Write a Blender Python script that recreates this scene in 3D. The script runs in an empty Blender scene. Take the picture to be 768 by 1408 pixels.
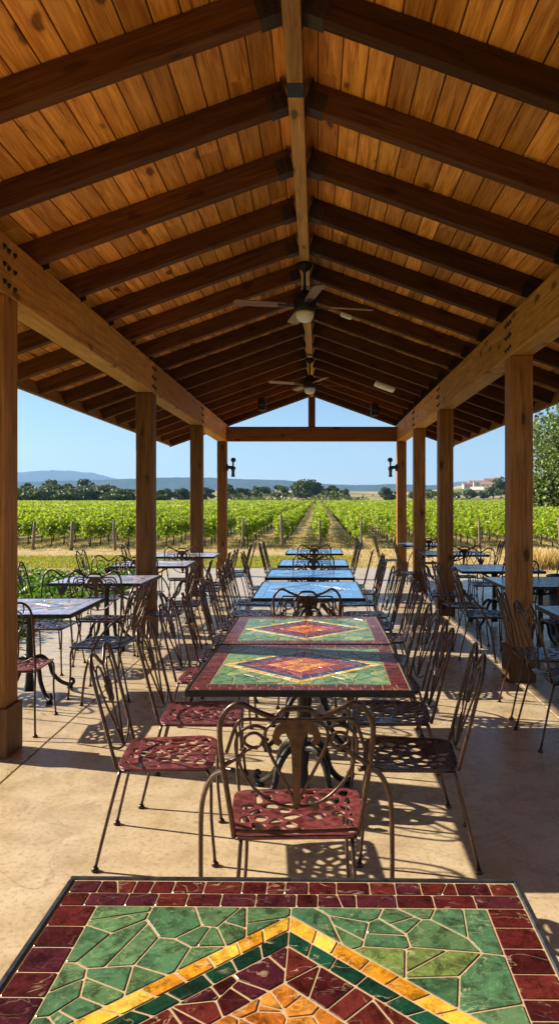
import bpy, math, random
import numpy as np
from mathutils import Vector, Matrix, Euler

R = math.radians
PI = math.pi
random.seed(7)
scene = bpy.context.scene
col = scene.collection

# ------------------------------------------------------------------ camera
cam_d = bpy.data.cameras.new('camera')
cam = bpy.data.objects.new('camera', cam_d)
col.objects.link(cam)
cam.location = (0, 0, 1.6)
cam.rotation_euler = (R(90), 0, 0)
cam_d.sensor_fit = 'VERTICAL'
cam_d.sensor_height = 24.0
cam_d.lens = 24.0 * 980 / 1408
cam_d.shift_x = -52 / 1408
cam_d.shift_y = -14 / 1408
cam_d.clip_start = 0.05
cam_d.clip_end = 60000
scene.camera = cam

# ------------------------------------------------------------------ light
SUN_EL = 28.5
SUN_AZ = -76.0            # degrees clockwise from +Y, where the sun stands
world = bpy.data.worlds.new('World')
scene.world = world
world.use_nodes = True
wn = world.node_tree.nodes
wn.clear()
wo = wn.new('ShaderNodeOutputWorld')
wb = wn.new('ShaderNodeBackground')
sky = wn.new('ShaderNodeTexSky')
sky.sky_type = 'NISHITA'
sky.sun_disc = False
sky.sun_elevation = R(SUN_EL)
sky.sun_rotation = R(SUN_AZ)
sky.altitude = 100
sky.air_density = 1.0
sky.dust_density = 0.1
sky.ozone_density = 4.0
wb.inputs['Strength'].default_value = 0.054
world.node_tree.links.new(sky.outputs[0], wb.inputs[0])
world.node_tree.links.new(wb.outputs[0], wo.inputs[0])

sun_d = bpy.data.lights.new('sun', 'SUN')
sun = bpy.data.objects.new('sun', sun_d)
col.objects.link(sun)
sun_d.energy = 5.0
sun_d.angle = R(0.53)
sun_d.color = (1.0, 0.91, 0.76)
sdir = Vector((math.sin(R(SUN_AZ)) * math.cos(R(SUN_EL)), math.cos(R(SUN_AZ)) * math.cos(R(SUN_EL)), math.sin(R(SUN_EL))))
sun.rotation_euler = sdir.to_track_quat('Z', 'Y').to_euler()
sun.location = (-8, 4, 8)

scene.view_settings.view_transform = 'Standard'
scene.view_settings.look = 'None'
scene.view_settings.exposure = 1.43
scene.view_settings.gamma = 1.0
scene.render.engine = 'CYCLES'
cy = scene.cycles
cy.max_bounces = 7
cy.diffuse_bounces = 5
cy.glossy_bounces = 3
cy.transmission_bounces = 3
cy.volume_bounces = 0
cy.transparent_max_bounces = 6
cy.caustics_reflective = False
cy.caustics_refractive = False
cy.sample_clamp_indirect = 8
cy.use_denoising = True
try:
    cy.denoiser = 'OPENIMAGEDENOISE'
except Exception:
    pass

# ------------------------------------------------------------------ node helpers
class NT:
    def __init__(s, name):
        s.m = bpy.data.materials.new(name)
        s.m.use_nodes = True
        s.t = s.m.node_tree
        s.t.nodes.clear()
        s.out = s.t.nodes.new('ShaderNodeOutputMaterial')
    def n(s, kind, **kw):
        nd = s.t.nodes.new(kind)
        for k, v in kw.items():
            if k.startswith('i_'):
                nd.inputs[k[2:].replace('_', ' ')].default_value = v
            else:
                setattr(nd, k, v)
        return nd
    def l(s, a, b):
        s.t.links.new(a, b)
    def val(s, x, inp):
        if isinstance(x, (int, float)):
            inp.default_value = x
        else:
            s.l(x, inp)
    def math(s, op, a, b=0.0, c=0.0):
        nd = s.n('ShaderNodeMath', operation=op)
        s.val(a, nd.inputs[0]); s.val(b, nd.inputs[1]); s.val(c, nd.inputs[2])
        return nd.outputs[0]
    def mix(s, f, a, b, mode='MIX'):
        nd = s.n('ShaderNodeMix', data_type='RGBA', blend_type=mode)
        s.val(f, nd.inputs[0])
        for x, i in ((a, nd.inputs[6]), (b, nd.inputs[7])):
            if isinstance(x, tuple):
                i.default_value = (*x[:3], 1)
            else:
                s.l(x, i)
        return nd.outputs[2]
    def ramp(s, f, stops):
        nd = s.n('ShaderNodeValToRGB')
        e = nd.color_ramp.elements
        while len(e) < len(stops):
            e.new(0.5)
        for el, (p, c) in zip(e, stops):
            el.position = p
            el.color = (*c, 1) if isinstance(c, tuple) else (c, c, c, 1)
        s.l(f, nd.inputs[0])
        return nd.outputs[0]
    def noise(s, vec, scale, detail=3, rough=0.55, dist=0.0):
        nd = s.n('ShaderNodeTexNoise')
        nd.inputs['Scale'].default_value = scale
        nd.inputs['Detail'].default_value = detail
        nd.inputs['Roughness'].default_value = rough
        nd.inputs['Distortion'].default_value = dist
        if vec is not None:
            s.l(vec, nd.inputs['Vector'])
        return nd.outputs[0]
    def mapping(s, vec, scale=(1, 1, 1), loc=(0, 0, 0)):
        nd = s.n('ShaderNodeMapping')
        nd.inputs['Scale'].default_value = scale
        nd.inputs['Location'].default_value = loc
        s.l(vec, nd.inputs['Vector'])
        return nd.outputs[0]
    def bump(s, h, strength=0.3, dist=0.01):
        nd = s.n('ShaderNodeBump')
        nd.inputs['Strength'].default_value = strength
        nd.inputs['Distance'].default_value = dist
        s.l(h, nd.inputs['Height'])
        return nd.outputs[0]
    def pbsdf(s, color, rough=0.6, metal=0.0, spec=0.5, normal=None, coat=0.0):
        b = s.n('ShaderNodeBsdfPrincipled')
        if isinstance(color, tuple):
            b.inputs['Base Color'].default_value = (*color[:3], 1)
        else:
            s.l(color, b.inputs['Base Color'])
        s.val(rough, b.inputs['Roughness'])
        s.val(metal, b.inputs['Metallic'])
        b.inputs['Specular IOR Level'].default_value = spec
        b.inputs['Coat Weight'].default_value = coat
        b.inputs['Coat Roughness'].default_value = 0.08
        if normal is not None:
            s.l(normal, b.inputs['Normal'])
        s.l(b.outputs[0], s.out.inputs['Surface'])
        return b

def wood_mat(name, light, dark, axis, rough=0.62, knots=1.0, use_attr=False, bumpk=0.35, saw=0.0):
    """grain stretched along axis (0 x, 1 y, 2 z); the object's own random number or the plank's shifts it"""
    t = NT(name)
    tc = t.n('ShaderNodeTexCoord').outputs['Object']
    if use_attr:
        at = t.n('ShaderNodeAttribute', attribute_name='rnd').outputs['Fac']
    else:
        at = t.n('ShaderNodeObjectInfo').outputs['Random']
    cmb = t.n('ShaderNodeCombineXYZ')
    for i in range(3):
        t.l(t.math('MULTIPLY', at, 37.0 + 11 * i), cmb.inputs[i])
    add = t.n('ShaderNodeVectorMath', operation='ADD')
    t.l(tc, add.inputs[0]); t.l(cmb.outputs[0], add.inputs[1])
    v = add.outputs[0]
    sc = [26, 26, 26]; sc[axis] = 1.6
    g1 = t.noise(t.mapping(v, tuple(sc)), 1.0, 5, 0.65, 0.6)
    sc2 = [150, 150, 150]; sc2[axis] = 5
    g2 = t.noise(t.mapping(v, tuple(sc2)), 1.0, 2, 0.5)
    blot = t.noise(v, 2.3, 4, 0.6)
    f = t.math('ADD', t.math('MULTIPLY', g1, 0.7), t.math('MULTIPLY', g2, 0.3))
    c = t.ramp(f, [(0.36, dark), (0.50, tuple((a + b) / 2 for a, b in zip(light, dark))), (0.64, light)])
    c = t.mix(t.math('MULTIPLY', t.ramp(blot, [(0.35, 0.0), (0.75, 1.0)]), 0.45), c, tuple(x * 0.5 for x in light))
    # knots
    sk = [6.5, 6.5, 6.5]; sk[axis] = 2.6
    vd = t.n('ShaderNodeVectorMath', operation='ADD')
    nz = t.n('ShaderNodeTexNoise'); nz.inputs['Scale'].default_value = 9
    t.l(v, nz.inputs['Vector'])
    sub = t.n('ShaderNodeVectorMath', operation='SCALE'); sub.inputs['Scale'].default_value = 0.06
    t.l(nz.outputs[1], sub.inputs[0])
    t.l(v, vd.inputs[0]); t.l(sub.outputs[0], vd.inputs[1])
    vo = t.n('ShaderNodeTexVoronoi')
    vo.inputs['Scale'].default_value = 1.0
    t.l(t.mapping(vd.outputs[0], tuple(sk)), vo.inputs['Vector'])
    kn = t.ramp(vo.outputs['Distance'], [(0.0, 1.0), (0.13, 0.95), (0.165, 0.55), (0.20, 0.18), (0.34, 0.0)])
    kgate = t.n('ShaderNodeSeparateColor'); t.l(vo.outputs['Color'], kgate.inputs[0])
    kg = t.math('GREATER_THAN', kgate.outputs[0], 0.35)
    c = t.mix(t.math('MULTIPLY', t.math('MULTIPLY', kn, kg), 0.85 * knots), c, tuple(x * 0.22 for x in dark))
    # checks: thin dark drying cracks along the grain
    s3 = [38, 38, 38]; s3[axis] = 0.9
    cr = t.noise(t.mapping(v, tuple(s3), (3, 5, 7)), 1.0, 3, 0.6, 0.3)
    cr = t.ramp(cr, [(0.655, 0.0), (0.70, 1.0)])
    c = t.mix(t.math('MULTIPLY', cr, 0.6), c, tuple(x * 0.25 for x in dark))
    val = t.math('MULTIPLY_ADD', at, 0.75, 0.62)
    hs = t.n('ShaderNodeHueSaturation')
    t.l(c, hs.inputs['Color']); t.l(val, hs.inputs['Value'])
    c = hs.outputs[0]
    h = f
    if saw:
        s4 = [3, 3, 3]; s4[axis] = 120
        sw = t.noise(t.mapping(v, tuple(s4)), 1.0, 2)
        c = t.mix(t.math('MULTIPLY', t.ramp(sw, [(0.4, 0.0), (0.7, 1.0)]), saw), c, dark)
        h = t.math('ADD', f, t.math('MULTIPLY', sw, 0.4))
    t.pbsdf(c, rough, 0, 0.16, t.bump(h, bumpk, 0.006))
    return t.m

M = {}
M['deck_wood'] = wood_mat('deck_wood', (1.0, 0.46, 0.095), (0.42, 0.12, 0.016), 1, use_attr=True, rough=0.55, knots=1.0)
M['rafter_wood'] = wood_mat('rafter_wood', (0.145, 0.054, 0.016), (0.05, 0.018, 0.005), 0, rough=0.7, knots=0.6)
M['rafter_edge_wood'] = wood_mat('rafter_edge_wood', (0.42, 0.22, 0.09), (0.22, 0.10, 0.04), 0, rough=0.7, knots=0.6)
M['beam_wood'] = wood_mat('beam_wood', (0.68, 0.34, 0.085), (0.29, 0.12, 0.026), 1, rough=0.6, saw=0.5)
M['ridge_wood'] = wood_mat('ridge_wood', (0.66, 0.36, 0.12), (0.30, 0.14, 0.04), 1, rough=0.6)
M['post_wood'] = wood_mat('post_wood', (0.37, 0.155, 0.040), (0.13, 0.046, 0.011), 2, rough=0.6)
M['dark_post_wood'] = wood_mat('dark_post_wood', (0.16, 0.075, 0.03), (0.07, 0.03, 0.013), 2, rough=0.6)
M['tie_wood'] = wood_mat('tie_wood', (0.20, 0.085, 0.035), (0.10, 0.04, 0.016), 0, rough=0.65)

def iron_mat(name, c1, c2, rough=0.42, metal=0.55, spec=0.5, wear=0.0):
    t = NT(name)
    tc = t.n('ShaderNodeTexCoord').outputs['Object']
    n1 = t.noise(tc, 38, 4)
    n2 = t.noise(tc, 7, 3)
    c = t.mix(t.ramp(n1, [(0.35, 0.0), (0.7, 1.0)]), c1, c2)
    c = t.mix(t.math('MULTIPLY', t.ramp(n2, [(0.5, 0.0), (0.8, 1.0)]), 0.5), c, tuple(x * 1.7 for x in c2))
    if wear:
        n3 = t.noise(tc, 55, 6, 0.7)
        w_ = t.ramp(n3, [(0.56, 0.0), (0.62, 1.0)])
        c = t.mix(t.math('MULTIPLY', w_, wear), c, (0.045, 0.022, 0.014))
    t.pbsdf(c, t.math('MULTIPLY_ADD', n1, 0.35, rough - 0.12), metal, spec, t.bump(n1, 0.35, 0.003))
    return t.m
M['iron'] = iron_mat('iron', (0.040, 0.021, 0.014), (0.095, 0.048, 0.031), 0.28, 0.6, wear=0.6)
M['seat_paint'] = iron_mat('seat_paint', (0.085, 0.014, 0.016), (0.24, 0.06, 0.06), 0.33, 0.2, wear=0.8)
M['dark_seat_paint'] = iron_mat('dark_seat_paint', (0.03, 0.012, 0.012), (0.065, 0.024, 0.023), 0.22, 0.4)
M['black_metal'] = iron_mat('black_metal', (0.012, 0.011, 0.011), (0.03, 0.027, 0.025), 0.45, 0.6)
M['bracket_metal'] = iron_mat('bracket_metal', (0.03, 0.018, 0.011), (0.07, 0.042, 0.026), 0.55, 0.4)
M['rim_metal'] = iron_mat('rim_metal', (0.035, 0.037, 0.04), (0.07, 0.072, 0.078), 0.36, 0.6)

def tile_mat(name='glazed_stone_tile', veins=0.75, mottle=0.35, r0=0.14, bk=0.22):
    t = NT(name)
    at = t.n('ShaderNodeAttribute', attribute_name='tilecol')
    tc = t.n('ShaderNodeTexCoord').outputs['Object']
    rn = t.n('ShaderNodeAttribute', attribute_name='rnd').outputs['Fac']
    cmb = t.n('ShaderNodeCombineXYZ')
    t.l(t.math('MULTIPLY', rn, 50.0), cmb.inputs[0]); t.l(t.math('MULTIPLY', rn, 23.0), cmb.inputs[1])
    add = t.n('ShaderNodeVectorMath', operation='ADD')
    t.l(tc, add.inputs[0]); t.l(cmb.outputs[0], add.inputs[1])
    v = add.outputs[0]
    n1 = t.noise(v, 22, 5, 0.62, 0.8)
    n2 = t.noise(v, 60, 3, 0.6, 1.5)
    c = t.mix(t.ramp(n1, [(0.36, 1.0), (0.56, 0.0)]), at.outputs['Color'], (0.0, 0.0, 0.0), 'MIX')
    c0 = t.mix(mottle, c, at.outputs['Color'])
    lite = t.mix(1.0, at.outputs['Color'], (1.7, 1.7, 1.5), 'MULTIPLY')
    c1 = t.mix(t.math('MULTIPLY', t.ramp(n2, [(0.5, 0.0), (0.68, 1.0)]), 0.55), c0, lite)
    # pale hairline veins
    w = t.noise(t.mapping(v, (1.0, 1.6, 1.0)), 9, 3, 0.55, 1.2)
    vein = t.math('ABSOLUTE', t.math('SUBTRACT', w, 0.5))
    vein = t.ramp(vein, [(0.0, 1.0), (0.006, 0.6), (0.014, 0.0)])
    brk = t.ramp(t.noise(v, 14, 2), [(0.46, 0.0), (0.58, 1.0)])
    c2 = t.mix(t.math('MULTIPLY', t.math('MULTIPLY', vein, brk), t.math('MULTIPLY', rn, veins)), c1, (0.55, 0.45, 0.28))
    wn_ = t.noise(v, 35, 3, 0.5)
    b = t.pbsdf(c2, t.math('MULTIPLY_ADD', n2, 0.22, r0), 0, 0.5, t.bump(wn_, bk, 0.003))
    return t.m
M['tile'] = tile_mat()
M['smooth_tile'] = tile_mat('plain_glazed_tile', 0.1, 0.75, 0.10, 0.08)

def grout_mat(name='sand_grout', a=(0.33, 0.22, 0.12), b=(0.54, 0.39, 0.23)):
    t = NT(name)
    tc = t.n('ShaderNodeTexCoord').outputs['Object']
    n = t.noise(tc, 90, 3)
    c = t.mix(n, a, b)
    t.pbsdf(c, 0.85, 0, 0.3, t.bump(n, 0.5, 0.002))
    return t.m
M['grout'] = grout_mat()
M['grout_blue'] = grout_mat('blue_grout', (0.06, 0.14, 0.28), (0.13, 0.24, 0.42))  # grout tinted blue to match the sky reflection painted into its tiles
M['grout_slate'] = grout_mat('grey_grout', (0.36, 0.30, 0.33), (0.52, 0.45, 0.45))

def concrete_mat():
    t = NT('stained_concrete')
    tc = t.n('ShaderNodeTexCoord').outputs['Object']
    big = t.noise(tc, 0.55, 5, 0.6, 0.4)
    mid = t.noise(tc, 4.5, 8, 0.72, 0.5)
    fine = t.noise(tc, 45, 4, 0.6)
    c = t.ramp(mid, [(0.30, (0.34, 0.24, 0.13)), (0.5, (0.49, 0.37, 0.22)), (0.70, (0.58, 0.46, 0.29))])
    c = t.mix(t.math('MULTIPLY', t.ramp(big, [(0.4, 0.0), (0.7, 1.0)]), 0.5), c, (0.44, 0.33, 0.20))
    c = t.mix(t.math('MULTIPLY', t.ramp(fine, [(0.36, 1.0), (0.48, 0.0)]), 0.5), c, (0.25, 0.17, 0.09))
    spots = t.n('ShaderNodeTexVoronoi'); spots.inputs['Scale'].default_value = 2.6
    t.l(tc, spots.inputs['Vector'])
    sp = t.ramp(spots.outputs['Distance'], [(0.0, 1.0), (0.035, 0.7), (0.05, 0.0)])
    c = t.mix(t.math('MULTIPLY', sp, 0.5), c, (0.14, 0.09, 0.05))
    ck = t.noise(tc, 0.9, 4, 0.5, 1.0)
    crk = t.ramp(t.math('ABSOLUTE', t.math('SUBTRACT', ck, 0.5)), [(0.0, 1.0), (0.0016, 0.5), (0.003, 0.0)])
    c = t.mix(t.math('MULTIPLY', crk, 0.35), c, (0.16, 0.10, 0.06))
    rough = t.ramp(mid, [(0.3, 0.20), (0.7, 0.36)])
    t.pbsdf(c, rough, 0, 0.5, t.bump(t.math('ADD', mid, t.math('MULTIPLY', fine, 0.3)), 0.12, 0.01))
    return t.m
M['concrete'] = concrete_mat()

def ground_mat():
    t = NT('dry_ground')
    geo = t.n('ShaderNodeNewGeometry').outputs['Position']
    sx = t.n('ShaderNodeSeparateXYZ'); t.l(geo, sx.inputs[0])
    X, Y = sx.outputs[0], sx.outputs[1]
    n1 = t.noise(geo, 0.22, 5, 0.65, 0.5)
    n2 = t.noise(geo, 2.0, 6, 0.7)
    n3 = t.noise(geo, 18, 4, 0.6)
    far = t.noise(geo, 0.012, 4, 0.6)
    tan = t.ramp(n2, [(0.3, (0.30, 0.20, 0.09)), (0.55, (0.52, 0.38, 0.18)), (0.8, (0.60, 0.46, 0.25))])
    tan = t.mix(t.math('MULTIPLY', n3, 0.5), tan, (0.30, 0.21, 0.09))
    grn = t.ramp(n2, [(0.3, (0.085, 0.13, 0.015)), (0.6, (0.17, 0.23, 0.03)), (0.8, (0.30, 0.28, 0.07))])
    def sstep(v, a, b):
        mr = t.n('ShaderNodeMapRange', interpolation_type='SMOOTHSTEP')
        t.val(v, mr.inputs[0]); mr.inputs[1].default_value = a; mr.inputs[2].default_value = b
        return mr.outputs[0]
    wob = t.math('MULTIPLY_ADD', n1, 5.0, -2.5)
    Yw = t.math('ADD', Y, t.math('MULTIPLY', wob, 0.5))
    Xw = t.math('ADD', X, wob)
    lawn = t.math('MULTIPLY', t.math('MULTIPLY', sstep(Yw, 18.4, 19.0), t.math('SUBTRACT', 1.0, sstep(Yw, 22.0, 22.8))),
                  t.math('SUBTRACT', 1.0, sstep(Xw, -0.5, 1.8)))
    side = t.math('MULTIPLY', t.math('SUBTRACT', 1.0, sstep(Yw, 15.0, 16.4)), t.math('SUBTRACT', 1.0, sstep(Xw, -3.0, -2.4)))
    lawn = t.math('MAXIMUM', lawn, side)
    patch = t.math('MULTIPLY', t.ramp(n1, [(0.45, 0.0), (0.62, 1.0)]), 0.55)
    invine = t.math('MULTIPLY', sstep(Y, 25.5, 28.0), patch)
    m = t.math('MAXIMUM', lawn, invine)
    c = t.mix(t.math('MULTIPLY', m, 0.9), tan, grn)
    # beyond the vineyard: dry pasture and scrub
    fc = t.ramp(far, [(0.35, (0.10, 0.12, 0.04)), (0.5, (0.30, 0.23, 0.11)), (0.62, (0.46, 0.36, 0.20))])
    c = t.mix(sstep(Y, 175, 200), c, fc)
    t.pbsdf(c, 0.95, 0, 0.1, t.bump(t.math('ADD', n2, n3), 0.6, 0.05))
    return t.m
M['ground'] = ground_mat()

def hill_mat():
    t = NT('wooded_hill')
    geo = t.n('ShaderNodeNewGeometry').outputs['Position']
    n = t.noise(t.mapping(geo, (0.006, 0.006, 0.02)), 1, 6, 0.7)
    c = t.ramp(n, [(0.35, (0.018, 0.034, 0.022)), (0.55, (0.03, 0.05, 0.03)), (0.78, (0.09, 0.085, 0.05))])
    t.pbsdf(c, 1.0, 0, 0.0)
    return t.m
M['hill'] = hill_mat()

def leaf_mat(name, ca, cb, trans=0.35, rough=0.5):
    t = NT(name)
    at = t.n('ShaderNodeAttribute', attribute_name='rnd').outputs['Fac']
    oi = t.n('ShaderNodeObjectInfo').outputs['Random']
    c = t.mix(at, ca, cb)
    hs = t.n('ShaderNodeHueSaturation')
    t.l(c, hs.inputs['Color'])
    t.l(t.math('MULTIPLY_ADD', oi, 0.3, 0.85), hs.inputs['Value'])
    c = hs.outputs[0]
    b = t.pbsdf(c, rough, 0, 0.35)
    tr = t.n('ShaderNodeBsdfTranslucent')
    t.l(t.mix(1.0, c, (1.25, 1.35, 0.5), 'MULTIPLY'), tr.inputs[0])
    mx = t.n('ShaderNodeMixShader'); mx.inputs[0].default_value = trans
    t.l(b.outputs[0], mx.inputs[1]); t.l(tr.outputs[0], mx.inputs[2])
    t.l(mx.outputs[0], t.out.inputs['Surface'])
    return t.m
M['vine_leaf'] = leaf_mat('vine_leaf', (0.10, 0.175, 0.010), (0.46, 0.50, 0.05), 0.42)
M['oak_leaf'] = leaf_mat('oak_leaf', (0.03, 0.05, 0.012), (0.12, 0.155, 0.04), 0.2)
M['olive_leaf'] = leaf_mat('olive_leaf', (0.05, 0.075, 0.022), (0.13, 0.16, 0.05), 0.25)
M['big_leaf'] = leaf_mat('big_leaf', (0.035, 0.07, 0.013), (0.25, 0.29, 0.08), 0.3)
M['cover_leaf'] = leaf_mat('cover_leaf', (0.05, 0.12, 0.012), (0.16, 0.28, 0.03), 0.35)
M['grass_blade'] = leaf_mat('grass_blade', (0.20, 0.22, 0.025), (0.46, 0.38, 0.08), 0.3, 0.7)
M['dry_blade'] = leaf_mat('dry_blade', (0.46, 0.32, 0.13), (0.66, 0.50, 0.24), 0.25, 0.7)

def simple_mat(name, c, rough=0.7, metal=0.0, var=0.25, scale=12, spec=0.4):
    t = NT(name)
    tc = t.n('ShaderNodeTexCoord').outputs['Object']
    n = t.noise(tc, scale, 4)
    cc = t.mix(t.math('MULTIPLY', n, 1.0), tuple(x * (1 - var) for x in c), tuple(min(1, x * (1 + var)) for x in c))
    t.pbsdf(cc, rough, metal, spec, t.bump(n, 0.2, 0.004))
    return t.m
M['bark'] = simple_mat('bark', (0.09, 0.06, 0.04), 0.9)
M['grey_wood'] = simple_mat('grey_wood', (0.17, 0.135, 0.10), 0.9, var=0.5, scale=25)
M['rock'] = simple_mat('rock', (0.30, 0.22, 0.14), 0.9)
M['frosted_glass'] = simple_mat('frosted_glass', (0.82, 0.78, 0.68), 0.35, var=0.03)
M['fan_blade'] = wood_mat('fan_blade', (0.36, 0.20, 0.13), (0.22, 0.11, 0.07), 0, rough=0.4, knots=0)
M['white_plastic'] = simple_mat('white_plastic', (0.75, 0.70, 0.58), 0.4, var=0.05)
M['fascia_paint'] = wood_mat('fascia_wood', (0.34, 0.19, 0.085), (0.2, 0.10, 0.04), 1, rough=0.7, knots=0.4)
M['gutter'] = simple_mat('gutter', (0.42, 0.36, 0.28), 0.5, 0.2)
M['shingle'] = simple_mat('shingle', (0.10, 0.09, 0.085), 0.95, var=0.4, scale=30)
M['house_wall'] = simple_mat('house_wall', (0.62, 0.56, 0.46), 0.8, var=0.08, scale=1)
M['house_roof'] = simple_mat('house_roof', (0.34, 0.16, 0.09), 0.85, scale=2)
M['house_window'] = simple_mat('house_window', (0.04, 0.05, 0.06), 0.2)
M['bin_plastic'] = simple_mat('bin_plastic', (0.012, 0.012, 0.013), 0.4)

# ------------------------------------------------------------------ mesh helpers
class MB:
    def __init__(s):
        s.v = []; s.f = []; s.smooth = []; s.col = []; s.rnd = []; s._c = None; s._r = 0.5
    def set(s, c=None, r=None):
        if c is not None: s._c = c
        if r is not None: s._r = r
    def add(s, vs, fs, smooth=False):
        b = len(s.v)
        s.v.extend([tuple(p) for p in vs])
        for f in fs:
            s.f.append(tuple(b + i for i in f)); s.smooth.append(smooth)
            s.col.append(s._c or (0.5, 0.5, 0.5)); s.rnd.append(s._r)
        return s
    def box(s, x0, x1, y0, y1, z0, z1, mat=None, bev=0.0):
        if bev > 0:
            return s.bevbox(x0, x1, y0, y1, z0, z1, bev, mat)
        p = [(x0, y0, z0), (x1, y0, z0), (x1, y1, z0), (x0, y1, z0), (x0, y0, z1), (x1, y0, z1), (x1, y1, z1), (x0, y1, z1)]
        if mat is not None: p = [mat @ Vector(q) for q in p]
        return s.add(p, [(0, 3, 2, 1), (4, 5, 6, 7), (0, 1, 5, 4), (1, 2, 6, 5), (2, 3, 7, 6), (3, 0, 4, 7)])
    def bevbox(s, x0, x1, y0, y1, z0, z1, b, mat=None):
        vs = []; idx = {}
        X = (x0, x1); Y = (y0, y1); Z = (z0, z1)
        for i in (0, 1):
            for j in (0, 1):
                for k in (0, 1):
                    sx = b if i == 0 else -b; sy = b if j == 0 else -b; sz = b if k == 0 else -b
                    idx[i, j, k, 0] = len(vs); vs.append((X[i], Y[j] + sy, Z[k] + sz))
                    idx[i, j, k, 1] = len(vs); vs.append((X[i] + sx, Y[j], Z[k] + sz))
                    idx[i, j, k, 2] = len(vs); vs.append((X[i] + sx, Y[j] + sy, Z[k]))
        fs = []
        I = idx
        for i in (0, 1):
            fs.append([I[i, 0, 0, 0], I[i, 1, 0, 0], I[i, 1, 1, 0], I[i, 0, 1, 0]])
            fs.append([I[0, i, 0, 1], I[1, i, 0, 1], I[1, i, 1, 1], I[0, i, 1, 1]])
            fs.append([I[0, 0, i, 2], I[1, 0, i, 2], I[1, 1, i, 2], I[0, 1, i, 2]])
            for k in (0, 1):
                fs.append([I[0, i, k, 1], I[1, i, k, 1], I[1, i, k, 2], I[0, i, k, 2]])
                fs.append([I[i, 0, k, 0], I[i, 1, k, 0], I[i, 1, k, 2], I[i, 0, k, 2]])
                fs.append([I[i, k, 0, 0], I[i, k, 1, 0], I[i, k, 1, 1], I[i, k, 0, 1]])
        for i in (0, 1):
            for j in (0, 1):
                for k in (0, 1):
                    fs.append([I[i, j, k, 0], I[i, j, k, 1], I[i, j, k, 2]])
        c = Vector(((x0 + x1) / 2, (y0 + y1) / 2, (z0 + z1) / 2))
        out = []
        for f in fs:
            a, b_, d = (Vector(vs[f[0]]), Vector(vs[f[1]]), Vector(vs[f[2]]))
            n = (b_ - a).cross(d - a)
            ctr = sum((Vector(vs[q]) for q in f), Vector()) / len(f)
            out.append(f if n.dot(ctr - c) > 0 else f[::-1])
        if mat is not None: vs = [mat @ Vector(q) for q in vs]
        return s.add(vs, out)
    def tube(s, pts, r, seg=6, smooth_pts=0, closed=False, cap=True, flat=1.0):
        P = [Vector(p) for p in pts]
        if smooth_pts:
            P = catmull(P, smooth_pts, closed)
        n = len(P)
        rad = r if isinstance(r, (list, tuple)) else None
        vs = []
        up = None
        for i in range(n):
            if closed:
                t = (P[(i + 1) % n] - P[i - 1])
            else:
                t = P[min(i + 1, n - 1)] - P[max(i - 1, 0)]
            if t.length < 1e-9: t = Vector((0, 0, 1))
            t.normalize()
            if up is None:
                up = Vector((0, 0, 1)) if abs(t.z) < 0.9 else Vector((0, 1, 0))
            a = (up - t * up.dot(t)).normalized()
            up = a
            b = t.cross(a)
            rr = r if rad is None else rad[0] + (rad[-1] - rad[0]) * i / (n - 1) if len(rad) == 2 else np.interp(i / (n - 1), np.linspace(0, 1, len(rad)), rad)
            for k in range(seg):
                an = 2 * PI * k / seg
                vs.append(P[i] + a * (math.cos(an) * rr) + b * (math.sin(an) * rr * flat))
        fs = []
        rng = n if closed else n - 1
        for i in range(rng):
            j = (i + 1) % n
            for k in range(seg):
                l = (k + 1) % seg
                fs.append((i * seg + k, i * seg + l, j * seg + l, j * seg + k))
        if cap and not closed:
            fs.append(tuple(range(seg))[::-1]); fs.append(tuple((n - 1) * seg + k for k in range(seg)))
        return s.add(vs, fs, True)
    def lathe(s, prof, c=(0, 0, 0), seg=16, mat=None):
        vs = []
        for r_, z in prof:
            for k in range(seg):
                a = 2 * PI * k / seg
                vs.append(Vector((c[0] + r_ * math.cos(a), c[1] + r_ * math.sin(a), c[2] + z)))
        fs = []
        for i in range(len(prof) - 1):
            for k in range(seg):
                l = (k + 1) % seg
                fs.append((i * seg + k, i * seg + l, (i + 1) * seg + l, (i + 1) * seg + k))
        fs.append(tuple(range(seg))[::-1]); fs.append(tuple((len(prof) - 1) * seg + k for k in range(seg)))
        if mat is not None: vs = [mat @ q for q in vs]
        return s.add(vs, fs, True)
    def prism(s, poly, z0, z1, mat=None, tops=None):
        n = len(poly)
        vs = [(p[0], p[1], z0) for p in poly] + [(p[0], p[1], z1 + (tops[i] if tops else 0)) for i, p in enumerate(poly)]
        if mat is not None: vs = [mat @ Vector(q) for q in vs]
        fs = [tuple(range(n))[::-1], tuple(range(n, 2 * n))] + [(i, (i + 1) % n, n + (i + 1) % n, n + i) for i in range(n)]
        return s.add(vs, fs)
    def mesh(s, name, mat):
        me = bpy.data.meshes.new(name)
        me.from_pydata(s.v, [], s.f)
        me.polygons.foreach_set('use_smooth', s.smooth)
        if any(c != (0.5, 0.5, 0.5) for c in s.col[:50]) or any(c != (0.5, 0.5, 0.5) for c in s.col[-5:]):
            a = me.attributes.new('tilecol', 'FLOAT_COLOR', 'FACE')
            a.data.foreach_set('color', np.array([(*c, 1) for c in s.col], dtype=np.float32).ravel())
        if len(set(s.rnd)) > 1:
            a = me.attributes.new('rnd', 'FLOAT', 'FACE')
            a.data.foreach_set('value', np.array(s.rnd, dtype=np.float32))
        me.materials.append(mat)
        me.update()
        return me
    def build(s, name, mat, parent=None, loc=None):
        o = bpy.data.objects.new(name, s.mesh(name, mat))
        col.objects.link(o)
        if parent is not None: o.parent = parent
        if loc is not None: o.location = loc
        return o

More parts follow.
